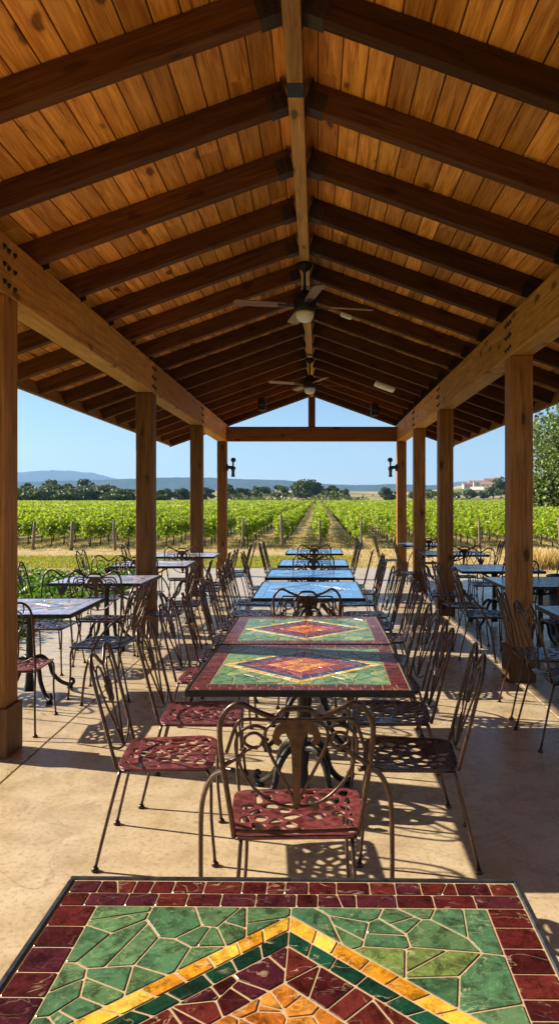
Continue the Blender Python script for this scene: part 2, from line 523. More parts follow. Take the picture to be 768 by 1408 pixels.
def catmull(P, n, closed=False):
    out = []
    N = len(P)
    rng = N if closed else N - 1
    for i in range(rng):
        p0 = P[i - 1] if (i > 0 or closed) else P[0] * 2 - P[1]
        p1 = P[i]; p2 = P[(i + 1) % N]
        p3 = P[(i + 2) % N] if (i + 2 < N or closed) else P[-1] * 2 - P[-2]
        for k in range(n):
            t = k / n
            out.append(0.5 * ((2 * p1) + (p2 - p0) * t + (2 * p0 - 5 * p1 + 4 * p2 - p3) * t * t + (3 * p1 - p0 - 3 * p2 + p3) * t ** 3))
    if not closed: out.append(P[-1])
    return out

def tag(o, label=None, cat=None, group=None, kind=None):
    if label: o['label'] = label
    if cat: o['category'] = cat
    if group: o['group'] = group
    if kind: o['kind'] = kind
    return o

def empty(name, loc=(0, 0, 0), rz=0.0, label=None, cat=None, group=None):
    o = bpy.data.objects.new(name, None)
    o.empty_display_size = 0.1
    col.objects.link(o)
    o.location = loc; o.rotation_euler = (0, 0, rz)
    return tag(o, label, cat, group)

KIDS = {}
def kids(o):
    return list(o.children)
def copy_tree(o, parent=None):
    c = o.copy()
    col.objects.link(c)
    if parent is not None:
        c.parent = parent
    for ch in kids(o):
        copy_tree(ch, c)
    return c

def obj_from(name, me, parent=None, loc=(0, 0, 0), rot=(0, 0, 0)):
    o = bpy.data.objects.new(name, me)
    col.objects.link(o)
    o.location = loc; o.rotation_euler = rot
    if parent is not None: o.parent = parent
    return o

# ------------------------------------------------------------------ 2-D polygon tools
def clip_half(poly, px, py, nx, ny):
    out = []
    n = len(poly)
    for i in range(n):
        a = poly[i]; b = poly[(i + 1) % n]
        da = (a[0] - px) * nx + (a[1] - py) * ny
        db = (b[0] - px) * nx + (b[1] - py) * ny
        if da <= 0: out.append(a)
        if da * db < 0:
            t = da / (da - db)
            out.append((a[0] + (b[0] - a[0]) * t, a[1] + (b[1] - a[1]) * t))
    return out
def area(p):
    return 0.5 * sum(p[i][0] * p[(i + 1) % len(p)][1] - p[(i + 1) % len(p)][0] * p[i][1] for i in range(len(p)))
def ccw(p):
    return p if area(p) > 0 else p[::-1]
def inset(poly, d):
    poly = ccw(poly)
    res = poly
    n = len(poly)
    for i in range(n):
        a = poly[i]; b = poly[(i + 1) % n]
        ex, ey = b[0] - a[0], b[1] - a[1]
        L = math.hypot(ex, ey)
        if L < 1e-7: continue
        nx, ny = ey / L, -ex / L
        res = clip_half(res, a[0] - nx * d, a[1] - ny * d, nx, ny)
        if len(res) < 3: return []
    return res
def voronoi(pts, poly):
    cells = []
    for i, p in enumerate(pts):
        c = list(poly)
        for j, q in enumerate(pts):
            if i == j: continue
            mx, my = (p[0] + q[0]) / 2, (p[1] + q[1]) / 2
            c = clip_half(c, mx, my, q[0] - p[0], q[1] - p[1])
            if len(c) < 3: break
        if len(c) >= 3: cells.append(c)
    return cells
def in_poly(p, poly):
    poly = ccw(poly)
    for i in range(len(poly)):
        a = poly[i]; b = poly[(i + 1) % len(poly)]
        if (b[0] - a[0]) * (p[1] - a[1]) - (b[1] - a[1]) * (p[0] - a[0]) < 0: return False
    return True
def crazy(poly, size, rng):
    """irregular stone pieces filling a convex polygon"""
    xs = [p[0] for p in poly]; ys = [p[1] for p in poly]
    A = abs(area(poly)); n = max(2, int(A / size ** 2))
    pts = []
    tries = 0
    while len(pts) < n and tries < 6000:
        tries += 1
        p = (rng.uniform(min(xs), max(xs)), rng.uniform(min(ys), max(ys)))
        if in_poly(p, poly) and all(math.hypot(p[0] - q[0], p[1] - q[1]) > size * 0.62 for q in pts): pts.append(p)
    out = []
    for c in voronoi(pts, poly):
        if rng.random() < 0.42 and abs(area(c)) > 0.35 * size ** 2:
            cx = sum(p[0] for p in c) / len(c) + rng.uniform(-.2, .2) * size; cy = sum(p[1] for p in c) / len(c) + rng.uniform(-.2, .2) * size
            a = rng.uniform(0, PI)
            out += [clip_half(c, cx, cy, math.cos(a), math.sin(a)), clip_half(c, cx, cy, -math.cos(a), -math.sin(a))]
        else: out.append(c)
    return [c for c in out if len(c) >= 3]
def chaikin(p, n=2):
    for _ in range(n):
        q = []
        for i in range(len(p)):
            a = p[i]; b = p[(i + 1) % len(p)]
            q.append((a[0] * .75 + b[0] * .25, a[1] * .75 + b[1] * .25)); q.append((a[0] * .25 + b[0] * .75, a[1] * .25 + b[1] * .75))
        p = q
    return p

# ================================================================== THE GROUND
def ground_z(x, y):
    z = np.full(np.shape(x), -0.13)
    z = z + np.where(y > 27, (np.minimum(y, 190) - 27) * 0.0062, 0)
    z = z + np.where(y > 190, (np.minimum(y, 520) - 190) * 0.019, 0)
    z = z + 15 * np.exp(-(((x - 190) / 75.0) ** 2 + ((y - 760) / 130.0) ** 2))
    z = z + 5 * np.exp(-(((x + 30) / 160.0) ** 2 + ((y - 560) / 90.0) ** 2)) * 0.6
    return z

def gz(x, y):
    return float(ground_z(np.array(float(x)), np.array(float(y))))

def build_ground():
    ys = np.concatenate([np.linspace(-60, 15, 16), np.linspace(16, 60, 60), np.linspace(62, 200, 60), np.linspace(205, 1200, 120), np.geomspace(1250, 8300, 16)])
    us = np.linspace(-1, 1, 121)
    X = np.zeros((len(ys), len(us))); Y = np.zeros_like(X)
    for i, y in enumerate(ys):
        half = 60 + max(0, y) * 1.1
        X[i] = us * half; Y[i] = y
    Z = ground_z(X, Y)
    rng = np.random.RandomState(3)
    Z += np.where(Y > 17.5, rng.uniform(-0.012, 0.012, Z.shape), 0)
    Z -= np.where(Y > 2000, 0, 0)
    vs = np.stack([X, Y, Z], -1).reshape(-1, 3)
    n = len(us)
    fs = [(i * n + j, i * n + j + 1, (i + 1) * n + j + 1, (i + 1) * n + j) for i in range(len(ys) - 1) for j in range(n - 1)]
    me = bpy.data.meshes.new('ground')
    me.from_pydata(vs.tolist(), [], fs)
    me.polygons.foreach_set('use_smooth', [True] * len(fs))
    me.materials.append(M['ground'])
    o = obj_from('ground', me)
    tag(o, kind='structure')
build_ground()

def ridge_hill(name, pts, dist, depth, seed, base=-5):
    """a range of hills: profile given as (x, height) at this distance, rounded off in depth"""
    rng = np.random.RandomState(seed)
    xs = np.linspace(pts[0][0], pts[-1][0], 160)
    hs = np.interp(xs, [p[0] for p in pts], [p[1] for p in pts])
    hs = hs + np.convolve(rng.uniform(-1, 1, 160), np.ones(7) / 7, 'same') * hs.max() * 0.05
    rows = 22
    vs = []
    for r in range(rows):
        t = r / (rows - 1)
        prof = math.sin(min(1, t * 1.25) * PI / 2) if t < 0.8 else math.cos((t - 0.8) / 0.2 * PI / 2) * 0.9 + 0.1
        nz = np.convolve(rng.uniform(-1, 1, 160), np.ones(5) / 5, 'same') * 0.12
        z = base + (hs - base) * np.clip(prof * (1 + nz * (0 if 0.74 < t < 0.86 else 1)), 0, 1.0)
        y = dist - depth * 0.8 + depth * t
        sc = 1 + (y - dist) / dist * 0.0
        vs += [(xs[i] * sc, y, z[i]) for i in range(160)]
    fs = [(i * 160 + j, i * 160 + j + 1, (i + 1) * 160 + j + 1, (i + 1) * 160 + j) for i in range(rows - 1) for j in range(159)]
    me = bpy.data.meshes.new(name)
    me.from_pydata(vs, [], fs)
    me.polygons.foreach_set('use_smooth', [True] * len(fs))
    me.materials.append(M['hill'])
    return tag(obj_from(name, me), kind='structure')
def hp(D, pts):
    return [((px - 436) / 980 * D, 1.6 + (690 - py) / 980 * D) for px, py in pts]
ridge_hill('hills', hp(6500, [(-400, 672), (-200, 660), (-60, 655), (10, 651), (60, 649), (100, 648), (130, 651), (165, 658), (200, 664), (260, 668), (330, 676)]), 6500, 1500, 1)
ridge_hill('hills', hp(3600, [(-500, 670), (-100, 664), (40, 663), (120, 661), (180, 659), (240, 657), (300, 658), (340, 660), (390, 661), (420, 663), (455, 666), (500, 667), (550, 667), (600, 669), (700, 674)]), 3600, 1100, 2)
ridge_hill('hills', hp(5200, [(420, 676), (480, 668), (540, 665), (590, 668), (620, 664), (650, 661), (690, 663), (760, 668), (900, 660), (1100, 668)]), 5200, 1300, 5)

# haze: the air between the camera and the hills
hz = NT('haze_air')
pv = hz.n('ShaderNodeVolumePrincipled')
pv.inputs['Color'].default_value = (0.36, 0.62, 1.0, 1)
pv.inputs['Density'].default_value = 0.00014
pv.inputs['Anisotropy'].default_value = 0.1
hz.l(pv.outputs[0], hz.out.inputs['Volume'])
hb = MB(); hb.box(-9700, 9700, -70, 8420, -8, 420)
ho = hb.build('haze', hz.m)
tag(ho, kind='stuff')

# ================================================================== THE PATIO FLOOR
def patio():
    m = MB()
    xs = [-3.45, -1.80, 1.78, 3.45]
    ys = [-3.5, 1.1, 5.7, 9.55, 13.4, 17.2]
    g = 0.004
    for i in range(len(xs) - 1):
        for j in range(len(ys) - 1):
            m.box(xs[i] + g, xs[i + 1] - g, ys[j] + g, ys[j + 1] - g, -0.11, 0.0, bev=0.004)
    tag(m.build('patio_floor', M['concrete']), kind='structure')
    b = MB(); b.box(-3.44, 3.44, -3.49, 17.19, -0.3, -0.02)
    tag(b.build('patio_floor_base', M['rock']), kind='structure')
patio()

# ================================================================== THE PAVILION
XR = -0.12; ZA = 3.94; SL = 0.36
TH = math.atan(SL)
Y0, Y1 = -3.2, 15.72
LEN = 3.08 / math.cos(TH)
RH = 0.155
pav = empty('pavilion', (0, 0, 0), label='open timber pavilion with gabled plank ceiling over the tiled tables', cat='pavilion')

def slope_mat(side):
    # local x runs down the slope, y along the ridge, z up
    return Matrix.Translation((XR, 0, ZA)) @ Euler((0, TH, 0 if side > 0 else PI)).to_matrix().to_4x4()

rng = random.Random(11)
for side in (1, -1):
    Mx = slope_mat(side)
    m = MB()
    s = -0.07
    while s < LEN + 0.02:
        w = 0.142
        y = Y0
        while y < Y1:
            l = rng.uniform(2.8, 5.2)
            ye = min(Y1, y + l)
            if Y1 - ye < 0.6: ye = Y1
            a, b = (y, ye - 0.002)
            if side < 0: a, b = -(ye - 0.002), -y
            m.set(r=rng.random())
            m.box(s + 0.0035, min(s + w, LEN + 0.06) - 0.0035, a, b, RH + 0.004 + rng.uniform(0, .002), RH + 0.026, mat=Mx, bev=0.003)
            y = ye
        s += w
    o = m.build('ceiling_planks', M['deck_wood'], pav)
    m = MB()
    a, b = (Y0 - 0.05, Y1 + 0.05) if side > 0 else (-Y1 - 0.05, -Y0 + 0.05)
    m.box(-0.10, LEN + 0.10, a, b, RH + 0.032, RH + 0.075 + (0.002 if side > 0 else 0), mat=Mx)
    m.build('roof', M['shingle'], pav)

# rafters: one mesh, copied
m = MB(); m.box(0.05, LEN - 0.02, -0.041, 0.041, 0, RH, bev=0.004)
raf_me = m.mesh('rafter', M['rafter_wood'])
m = MB()
m.box(0.045, 0.16, -0.0495, 0.0495, -0.005, 0.10)
m.box(0.045, 0.052, -0.085, 0.085, -0.005, 0.15)
for yy in (-0.053, 0.053):
    for xx in (0.08, 0.125):
        for zz in (0.03, 0.07):
            m.box(xx - .006, xx + .006, yy - .004, yy + .004, zz - .006, zz + .006)
hang_me = m.mesh('hanger', M['bracket_metal'])
m = MB(); m.box(-0.03, 0.03, -0.055, -0.048, -0.03, 0.10); m.box(-0.035, 0.035, -0.058, -0.05, 0.0, 0.03)
tie_me = m.mesh('metal_tie', M['black_metal'])
ry = [3.42 - 0.82 * k for k in range(8, 0, -1)] + [3.42 + 0.805 * k for k in range(0, 15)] + [15.58]
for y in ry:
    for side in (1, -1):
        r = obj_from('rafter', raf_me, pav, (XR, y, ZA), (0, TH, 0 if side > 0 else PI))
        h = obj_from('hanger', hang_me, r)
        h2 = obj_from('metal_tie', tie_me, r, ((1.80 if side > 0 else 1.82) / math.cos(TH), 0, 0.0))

# ridge board in lengths with steel straps at the joints
cuts = [Y0, 0.9, 3.9, 7.5, 10.9, 13.5, Y1]
for a, b in zip(cuts[:-1], cuts[1:]):
    m = MB(); m.box(XR - 0.044, XR + 0.044, a + 0.002, b - 0.002, ZA - 0.09, ZA + 0.19, bev=0.005)
    o = m.build('ridge_beam', M['ridge_wood'], pav)
    s_ = MB(); s_.box(XR - 0.047, XR + 0.047, b - 0.07, b + 0.06, ZA - 0.094, ZA - 0.02)
    s_.build('strap', M['black_metal'], o)

# posts
def post(x, y, mat, near=False):
    m = MB(); m.box(x - .1, x + .1, y - .1, y + .1, 0.0, 2.9, bev=0.006)
    o = m.build('post', M[mat], pav)
    b = MB(); b.box(x - .122, x + .122, y - .122, y + .122, 0.0, 0.31, bev=0.004)
    b.build('base_trim', M['dark_post_wood' if True else mat], o)
    return o
LX, RX = -2.05, 1.81
LP = [-2.9, 0.55, 4.55, 8.55, 12.15, 15.4]
RP = [-2.9, 2.45, 6.42, 10.12, 12.71, 15.4]
for y in LP: post(LX, y, 'post_wood')
for y in RP: post(RX, y, 'post_wood')

# main beams with bolted splices over the posts
m = MB()
m.lathe([(0.0, 0.0), (0.019, 0.0), (0.019, 0.006), (0.012, 0.008), (0.012, 0.016), (0.0, 0.017)], seg=6)
bolt_me = m.mesh('bolt', M['black_metal'])
def beam_line(x, ps, inner):
    edges = [Y0 + 0.05] + ps[1:-1] + [15.5]
    for a, b in zip(edges[:-1], edges[1:]):
        m = MB(); m.box(x - .1, x + .1, a + .002, b - .002, 2.902, 3.272, bev=0.007)
        o = m.build('beam', M['beam_wood'], pav)
        xf = x + inner * 0.1
        for yb, sg in ((b, -1), (a, 1)):
            if yb < 3 or yb > 15: continue
            for k in range(2):
                for zz in (2.965, 3.075, 3.185):
                    if sg > 0 and k > 0: continue
                    obj_from('bolt', bolt_me, o, (xf, yb + sg * (0.045 + 0.062 * k) , zz + 0.01 * k), (0, inner * PI / 2, 0))
beam_line(LX, LP, 1)
beam_line(RX, RP, -1)

m = MB(); m.box(LX + .102, RX - .102, 15.31, 15.47, 2.905, 3.215, bev=0.006)
m.build('tie_beam', M['tie_wood'], pav)
m = MB(); m.box(XR - .075, XR + .075, 15.32, 15.46, 3.217, 3.86, bev=0.005)
m.build('king_post', M['dark_post_wood'], pav)
# fascia boards and drip edges at the eaves
for side in (1, -1):
    Mx = slope_mat(side)
    m = MB()
    a, b = (Y0, Y1) if side > 0 else (-Y1, -Y0)
    m.box(LEN - 0.016, LEN + 0.02, a, b, -0.012, RH + 0.0, mat=Mx, bev=0.003)
    o = m.build('fascia_board', M['fascia_paint'], pav)
    m = MB(); m.box(LEN + 0.022, LEN + 0.045, a, b, 0.02, RH + 0.028, mat=Mx)
    m.build('drip_edge', M['gutter'], o)
for yb, z in ((15.72, 0),):
    for side in (1, -1):
        Mx = slope_mat(side)
        a, b = (15.68, 15.74) if side > 0 else (-15.74, -15.68)
        m = MB(); m.box(0.0, LEN + 0.05, a, b, -0.01 , RH + 0.0, mat=Mx)
        m.build('barge_board', M['rafter_wood'], pav)

# ================================================================== CEILING FANS
def ceiling_fan(loc, rz, label):
    t = empty('ceiling_fan', loc, rz, label, 'ceiling fan', 'ceiling fans under the ridge')
    m = MB(); m.lathe([(0.0, 0.50), (0.07, 0.50), (0.075, 0.47), (0.03, 0.43), (0.014, 0.42), (0.014, 0.20), (0.0, 0.2)])
    m.build('downrod', M['black_metal'], t)
    m = MB(); m.lathe([(0.0, 0.245), (0.05, 0.24), (0.065, 0.215), (0.09, 0.20), (0.108, 0.165), (0.112, 0.12), (0.10, 0.075), (0.098, 0.045), (0.0, 0.04)], seg=24)
    m.build('motor_housing', M['black_metal'], t)
    m = MB(); m.lathe([(0.0, 0.043), (0.084, 0.043), (0.088, 0.02), (0.080, -0.015), (0.06, -0.040), (0.03, -0.052), (0.0, -0.055)], seg=24)
    m.build('light_bowl', M['frosted_glass'], t)
    for k in range(4):
        a = 2 * PI * k / 4
        Mr = Matrix.Rotation(a, 4, 'Z') @ Matrix.Translation((0, 0, 0.10)) @ Matrix.Rotation(R(11), 4, 'X')
        m = MB()
        m.box(0.24, 0.68, -0.066, 0.066, -0.004, 0.004, mat=Mr)
        m2 = MB()
        poly = [(0.18, -0.036), (0.26, -0.048), (0.64, -0.058), (0.665, -0.04), (0.67, 0), (0.665, 0.04), (0.64, 0.058), (0.26, 0.048), (0.18, 0.036)]
        m2.prism(poly, -0.004, 0.004, Mr)
        bl = m2.build('blade', M['fan_blade'], t)
        m3 = MB(); m3.prism([(0.09, -0.02), (0.18, -0.014), (0.25, -0.03), (0.26, 0), (0.25, 0.03), (0.18, 0.014), (0.09, 0.02)], -0.012, -0.0045, Mr)
        m3.build('blade_iron', M['black_metal'], bl)
ceiling_fan((XR, 6.72, 3.345), R(12), 'dark ceiling fan with pale light bowl, the lower and larger-looking of the two')
ceiling_fan((XR, 11.2, 3.345), R(22), 'smaller-looking dark ceiling fan further along the ridge, close to the open gable')

# small fixtures on the rafters
def under_rafter(x, drop=0.0):
    return ZA - SL * abs(x - XR) - drop
t = empty('smoke_detector', (0.34, 8.25, under_rafter(0.34, 0.004)), 0, 'small white box fixed under a rafter just past the first ceiling fan', 'ceiling box')
m = MB(); m.box(-.07, .07, -.045, .045, -0.035, 0.0, mat=Matrix.Rotation(TH, 4, 'Y'), bev=.008); m.build('housing', M['white_plastic'], t)
m = MB(); m.box(-.05, .05, -.03, .03, -0.041, -0.036, mat=Matrix.Rotation(TH, 4, 'Y')); m.build('cover', M['frosted_glass'], t)
t = empty('light_fixture', (1.10, 11.6, under_rafter(1.10, 0.004)), 0, 'square cream light fixture under the rafters beside the far ceiling fan', 'light fixture')
m = MB(); m.box(-.17, .17, -.14, .14, -0.05, 0.0, mat=Matrix.Rotation(TH, 4, 'Y'), bev=.01); m.build('housing', M['white_plastic'], t)
m = MB(); m.box(-.14, .14, -.11, .11, -0.058, -0.051, mat=Matrix.Rotation(TH, 4, 'Y')); m.build('diffuser', M['frosted_glass'], t)
def hung_speaker(x, y, label):
    t = empty('hanging_speaker', (x, y, under_rafter(x)), 0, label, 'speaker', 'speakers hanging from the rafters')
    m = MB(); m.tube([(0, 0, 0.05), (0.02, 0, -0.06), (0, 0, -0.12)], 0.01, 6, 3); m.build('bracket', M['black_metal'], t)
    m = MB(); m.box(-.07, .07, -.07, .07, -.34, -.11, bev=.02); m.build('cabinet', M['black_metal'], t)
    m = MB(); m.lathe([(0, 0), (.05, 0), (.055, .006), (0, .007)], mat=Matrix.Translation((0, -.071, -.22)) @ Matrix.Rotation(PI / 2, 4, 'X')); m.build('driver_cone', M['rim_metal'], t)
hung_speaker(-1.02, 13.1, 'small black speaker hanging from the rafters on the sunlit side of the ridge')
hung_speaker(1.05, 13.1, 'small black speaker hanging from the rafters near the square cream fixture')

# floodlights on the last posts
def flood(x, y, z, sx, label):
    t = empty('post_lamp', (x, y, z), 0, label, 'outdoor lamp', 'black lamps on the end posts')
    m = MB()
    m.lathe([(0, -.02), (.07, -.02), (.078, 0), (.07, .02), (0, .03)], mat=Matrix.Rotation(sx * PI / 2, 4, 'Y') @ Matrix.Translation((0, 0, 0.02))); m.build('wall_plate', M['black_metal'], t)
    m = MB(); m.tube([(0, 0, 0), (sx * .08, -.02, .005), (sx * .16, -.03, .0)], 0.035, 8, 3); m.build('bracket_arm', M['black_metal'], t)
    m = MB(); m.tube([(sx * .15, -.03, .02), (sx * .15, -.03, .12)], 0.018, 8)
    m.lathe([(0, -.055), (.03, -.045), (.052, -.015), (.055, .01), (.04, .042), (0, .056)], c=(sx * .155, -.03, .16), seg=14); m.build('globe_lamp', M['black_metal'], t)
    m = MB(); m.lathe([(0, .03), (.05, .02), (.055, -.03), (.035, -.06), (.033, -.15), (.042, -.2), (0, -.2)], c=(sx * .15, -.03, .0), seg=14); m.build('spot_lamp', M['black_metal'], t)
flood(LX + .10, 15.28, 1.6 + (690 - 643) / 64.1, 1, 'black twin lamp bracketed to the end post on the lawn side')
flood(RX - .10, 15.28, 1.6 + (690 - 643) / 64.1, -1, 'black twin lamp bracketed to the end post on the dry field side')

# ================================================================== TABLES
RED = [(0.075, 0.010, 0.010), (0.055, 0.008, 0.010), (0.10, 0.016, 0.013), (0.06, 0.011, 0.018)]
GREEN = [(0.075, 0.155, 0.07), (0.055, 0.13, 0.062), (0.10, 0.185, 0.085), (0.065, 0.15, 0.072), (0.085, 0.165, 0.07), (0.13, 0.18, 0.05)]
YEL = [(0.68, 0.38, 0.04), (0.74, 0.45, 0.07), (0.56, 0.23, 0.015), (0.66, 0.34, 0.035)]
DKG = [(0.005, 0.04, 0.021), (0.007, 0.055, 0.03), (0.004, 0.03, 0.018)]
ORG = [(0.42, 0.14, 0.018), (0.36, 0.105, 0.014), (0.48, 0.19, 0.03)]
BLU_SKY = [(0.10, 0.28, 0.62), (0.085, 0.25, 0.56), (0.12, 0.31, 0.66), (0.10, 0.28, 0.60)]  # blue tile with the reflected sky painted into its colour
TEAL_SKY = [(0.015, 0.07, 0.16), (0.02, 0.09, 0.2)]  # bluish sky reflection put into the colour of the inner band
SLATE_SKY = [(0.36, 0.36, 0.50), (0.31, 0.31, 0.45), (0.41, 0.39, 0.52)]  # pale sky sheen of a grazing view put into the tile colour

def mosaic_mesh(hw, hd, pal, seed, crazy_size):
    """hw, hd: half sizes of the tiled area; returns the mesh of all its tiles"""
    rng = random.Random(seed)
    m = MB()
    def tile(poly, cols, g=0.0021, j=0.10):
        p = inset(poly, g)
        if len(p) < 3 or abs(area(p)) < 1.2e-4: return
        p = ccw(p)
        # drop near-duplicate corners, clip sharp corners a little
        q = [p[i] for i in range(len(p)) if math.hypot(p[i][0] - p[i - 1][0], p[i][1] - p[i - 1][1]) > 1e-3]
        if len(q) < 3: return
        q2 = []
        for i in range(len(q)):
            a, b, c = q[i - 1], q[i], q[(i + 1) % len(q)]
            la = math.hypot(a[0] - b[0], a[1] - b[1]); lc = math.hypot(c[0] - b[0], c[1] - b[1])
            ta = min(0.3, 0.0018 / la); tc_ = min(0.3, 0.0018 / lc)
            q2 += [(b[0] + (a[0] - b[0]) * ta, b[1] + (a[1] - b[1]) * ta), (b[0] + (c[0] - b[0]) * tc_, b[1] + (c[1] - b[1]) * tc_)]
        c = rng.choice(cols)
        k = 1 + rng.uniform(-j, j) * 1.6
        m.set(c=tuple(min(1, x * k) for x in c), r=rng.random())
        zt = rng.uniform(0, 0.0005); tx, ty = rng.uniform(-.004, .004), rng.uniform(-.004, .004)
        cx = sum(p_[0] for p_ in q2) / len(q2); cy_ = sum(p_[1] for p_ in q2) / len(q2)
        inn = [(cx + (x - cx) * 0.98, cy_ + (y - cy_) * 0.98) for x, y in q2]
        n = len(q2)
        zb, z1, z2 = -0.002, 0.0002, 0.0009
        f = lambda x, y, z: (x, y, z + zt + (x - cx) * tx + (y - cy_) * ty)
        vs = [(x, y, zb) for x, y in q2] + [f(x, y, z1) for x, y in q2] + [f(x, y, z2) for x, y in inn]
        fs = [(i, (i + 1) % n, n + (i + 1) % n, n + i) for i in range(n)] + [(n + i, n + (i + 1) % n, 2 * n + (i + 1) % n, 2 * n + i) for i in range(n)] + [tuple(range(2 * n, 3 * n))]
        m.add(vs, fs)
    fw, fd = hw - 0.08, hd - 0.10
    # border: two courses front and back, one at the sides
    for sy in (-1, 1):
        for c_ in range(2):
            ya = hd - 0.05 * c_; yb = ya - 0.05
            x = -hw if c_ == 0 else -hw + 0.0
            xe = hw
            while x < xe - 1e-6:
                w = rng.uniform(0.045, 0.095)
                x2 = min(xe, x + w)
                if xe - x2 < 0.035: x2 = xe
                sk = rng.uniform(-.012, .012) if x2 < xe else 0
                pts = [(x, sy * ya), (x2 + sk, sy * ya), (x2 - sk, sy * yb), (x, sy * yb)]
                if x2 - x > 0.075 and rng.random() < 0.35:
                    xm = (x + x2) / 2 + rng.uniform(-.015, .015)
                    d_ = rng.uniform(-.02, .02)
                    tile(ccw([(x, sy * ya), (xm + d_, sy * ya), (xm - d_, sy * yb), (x, sy * yb)]), pal['border'])
                    tile(ccw([(xm + d_, sy * ya), (x2, sy * ya), (x2, sy * yb), (xm - d_, sy * yb)]), pal['border'])
                else:
                    pts = [(x, sy * ya), (x2, sy * ya), (x2, sy * yb), (x, sy * yb)]
                    tile(ccw(pts), pal['border'])
                x = x2
    for sx in (-1, 1):
        y = -fd
        while y < fd - 1e-6:
            y2 = min(fd, y + rng.uniform(0.05, 0.075))
            if fd - y2 < 0.03: y2 = fd
            tile(ccw([(sx * hw, y), (sx * hw, y2), (sx * fw, y2), (sx * fw, y)]), pal['border'])
            y = y2
    # diamond courses
    W, H = fw - 0.004, fd - 0.03
    nrm = math.hypot(W, H)
    def sub(t_):  # diamond shrunk by perpendicular distance t_
        k = 1 - t_ * nrm / (W * H)
        return W * k, H * k
    d0 = (W, H); d1 = sub(0.038); d2 = sub(0.075); 
    for (Wo, Ho), (Wi, Hi), cols, ln in ((d0, d1, pal['band'], 0.066), (d1, d2, pal['band2'], 0.066)):
        for sx, sy in ((1, 1), (-1, 1), (-1, -1), (1, -1)):
            A, B = (0, sy * Ho), (sx * Wo, 0)
            a, b = (0, sy * Hi), (sx * Wi, 0)
            n = int(round(math.hypot(Wo, Ho) / ln))
            cu = [0] + [(i + rng.uniform(-.12, .12)) / n for i in range(1, n)] + [1]
            for i in range(n):
                t0, t1 = cu[i], cu[i + 1]
                L = lambda p, q, t: (p[0] + (q[0] - p[0]) * t, p[1] + (q[1] - p[1]) * t)
                tile(ccw([L(A, B, t0), L(A, B, t1), L(a, b, t1), L(a, b, t0)]), cols, 0.0023)
    # corner fields
    for sx, sy in ((1, 1), (-1, 1), (-1, -1), (1, -1)):
        poly = ccw([(0, sy * H), (0, sy * fd), (sx * fw, sy * fd), (sx * fw, 0), (sx * W, 0)])
        for c in crazy(poly, crazy_size, rng): tile(c, pal['field'], 0.0025)
    # inner diamonds
    Wi, Hi = d2
    k = 0.60
    inner = [(Wi * k, 0), (0, Hi * k), (-Wi * k, 0), (0, -Hi * k)]
    full = [(Wi, 0), (0, Hi), (-Wi, 0), (0, -Hi)]
    for sx, sy in ((1, 1), (-1, 1), (-1, -1), (1, -1)):
        poly = ccw([(0, sy * Hi * k), (0, sy * Hi), (sx * Wi, 0), (sx * Wi * k, 0)])
        for c in crazy(poly, crazy_size * 0.8, rng): tile(c, pal['inner'], 0.0025)
    for c in crazy(inner, crazy_size * 0.62, rng): tile(c, pal['heart'], 0.0025)
    return m.mesh('mosaic', M['smooth_tile'] if pal['border'] in (BLU_SKY, SLATE_SKY) else M['tile'])

PAL = {
    'main': dict(border=RED, field=GREEN, band=YEL, band2=DKG, inner=RED, heart=ORG),
    'teal': dict(border=[(0.13, 0.02, 0.018), (0.10, 0.015, 0.018), (0.16, 0.03, 0.022)], field=[(0.12, 0.24, 0.12), (0.16, 0.28, 0.13), (0.10, 0.21, 0.11), (0.24, 0.32, 0.14)], band=YEL[:2] + [(0.8, 0.6, 0.25)], band2=TEAL_SKY, inner=[(0.26, 0.05, 0.07), (0.20, 0.035, 0.06)], heart=[(0.55, 0.17, 0.05), (0.48, 0.11, 0.05), (0.62, 0.25, 0.06)]),
    'blue': dict(border=BLU_SKY, field=BLU_SKY, band=[(0.12, 0.2, 0.36), (0.10, 0.19, 0.33)], band2=TEAL_SKY, inner=BLU_SKY, heart=BLU_SKY),  # tabletops coloured blue for the sky they mirror
    'slate': dict(border=SLATE_SKY, field=SLATE_SKY + [(0.22, 0.17, 0.14)], band=[(0.42, 0.26, 0.12), (0.38, 0.22, 0.1)], band2=TEAL_SKY, inner=SLATE_SKY, heart=[(0.30, 0.14, 0.09)]),  # mosaic lightened and greyed by a sky sheen painted into the tiles
}
def table_base_mesh():
    m = MB()
    m.lathe([(0, .04), (.05, .045), (.035, .10), (.028, .2), (.038, .26), (.028, .32), (.026, .60), (.045, .66), (.12, .694), (.0, .70)], seg=14)
    for k in range(4):
        a = R(45) + k * PI / 2
        c, s_ = math.cos(a), math.sin(a)
        P = [(0.02, .30), (0.10, .31), (0.17, .24), (0.20, .15), (0.27, .07), (0.35, .03), (0.385, .045), (0.375, .075), (0.35, .07)]
        m.tube([(r * c, r * s_, z) for r, z in P], [0.020, 0.018, 0.016, 0.012], 7, 4)
        m.lathe([(0, 0), (.026, 0), (.026, .018), (0, .022)], c=(0.352 * c, 0.352 * s_, 0), seg=10)
        P = [(0.02, .60), (0.10, .62), (0.20, .66), (0.30, .698)]
        m.tube([(r * c, r * s_, z) for r, z in P], 0.010, 6, 3)
    return m.mesh('pedestal', M['black_metal'])
ped_me = table_base_mesh()
mosaics = {}
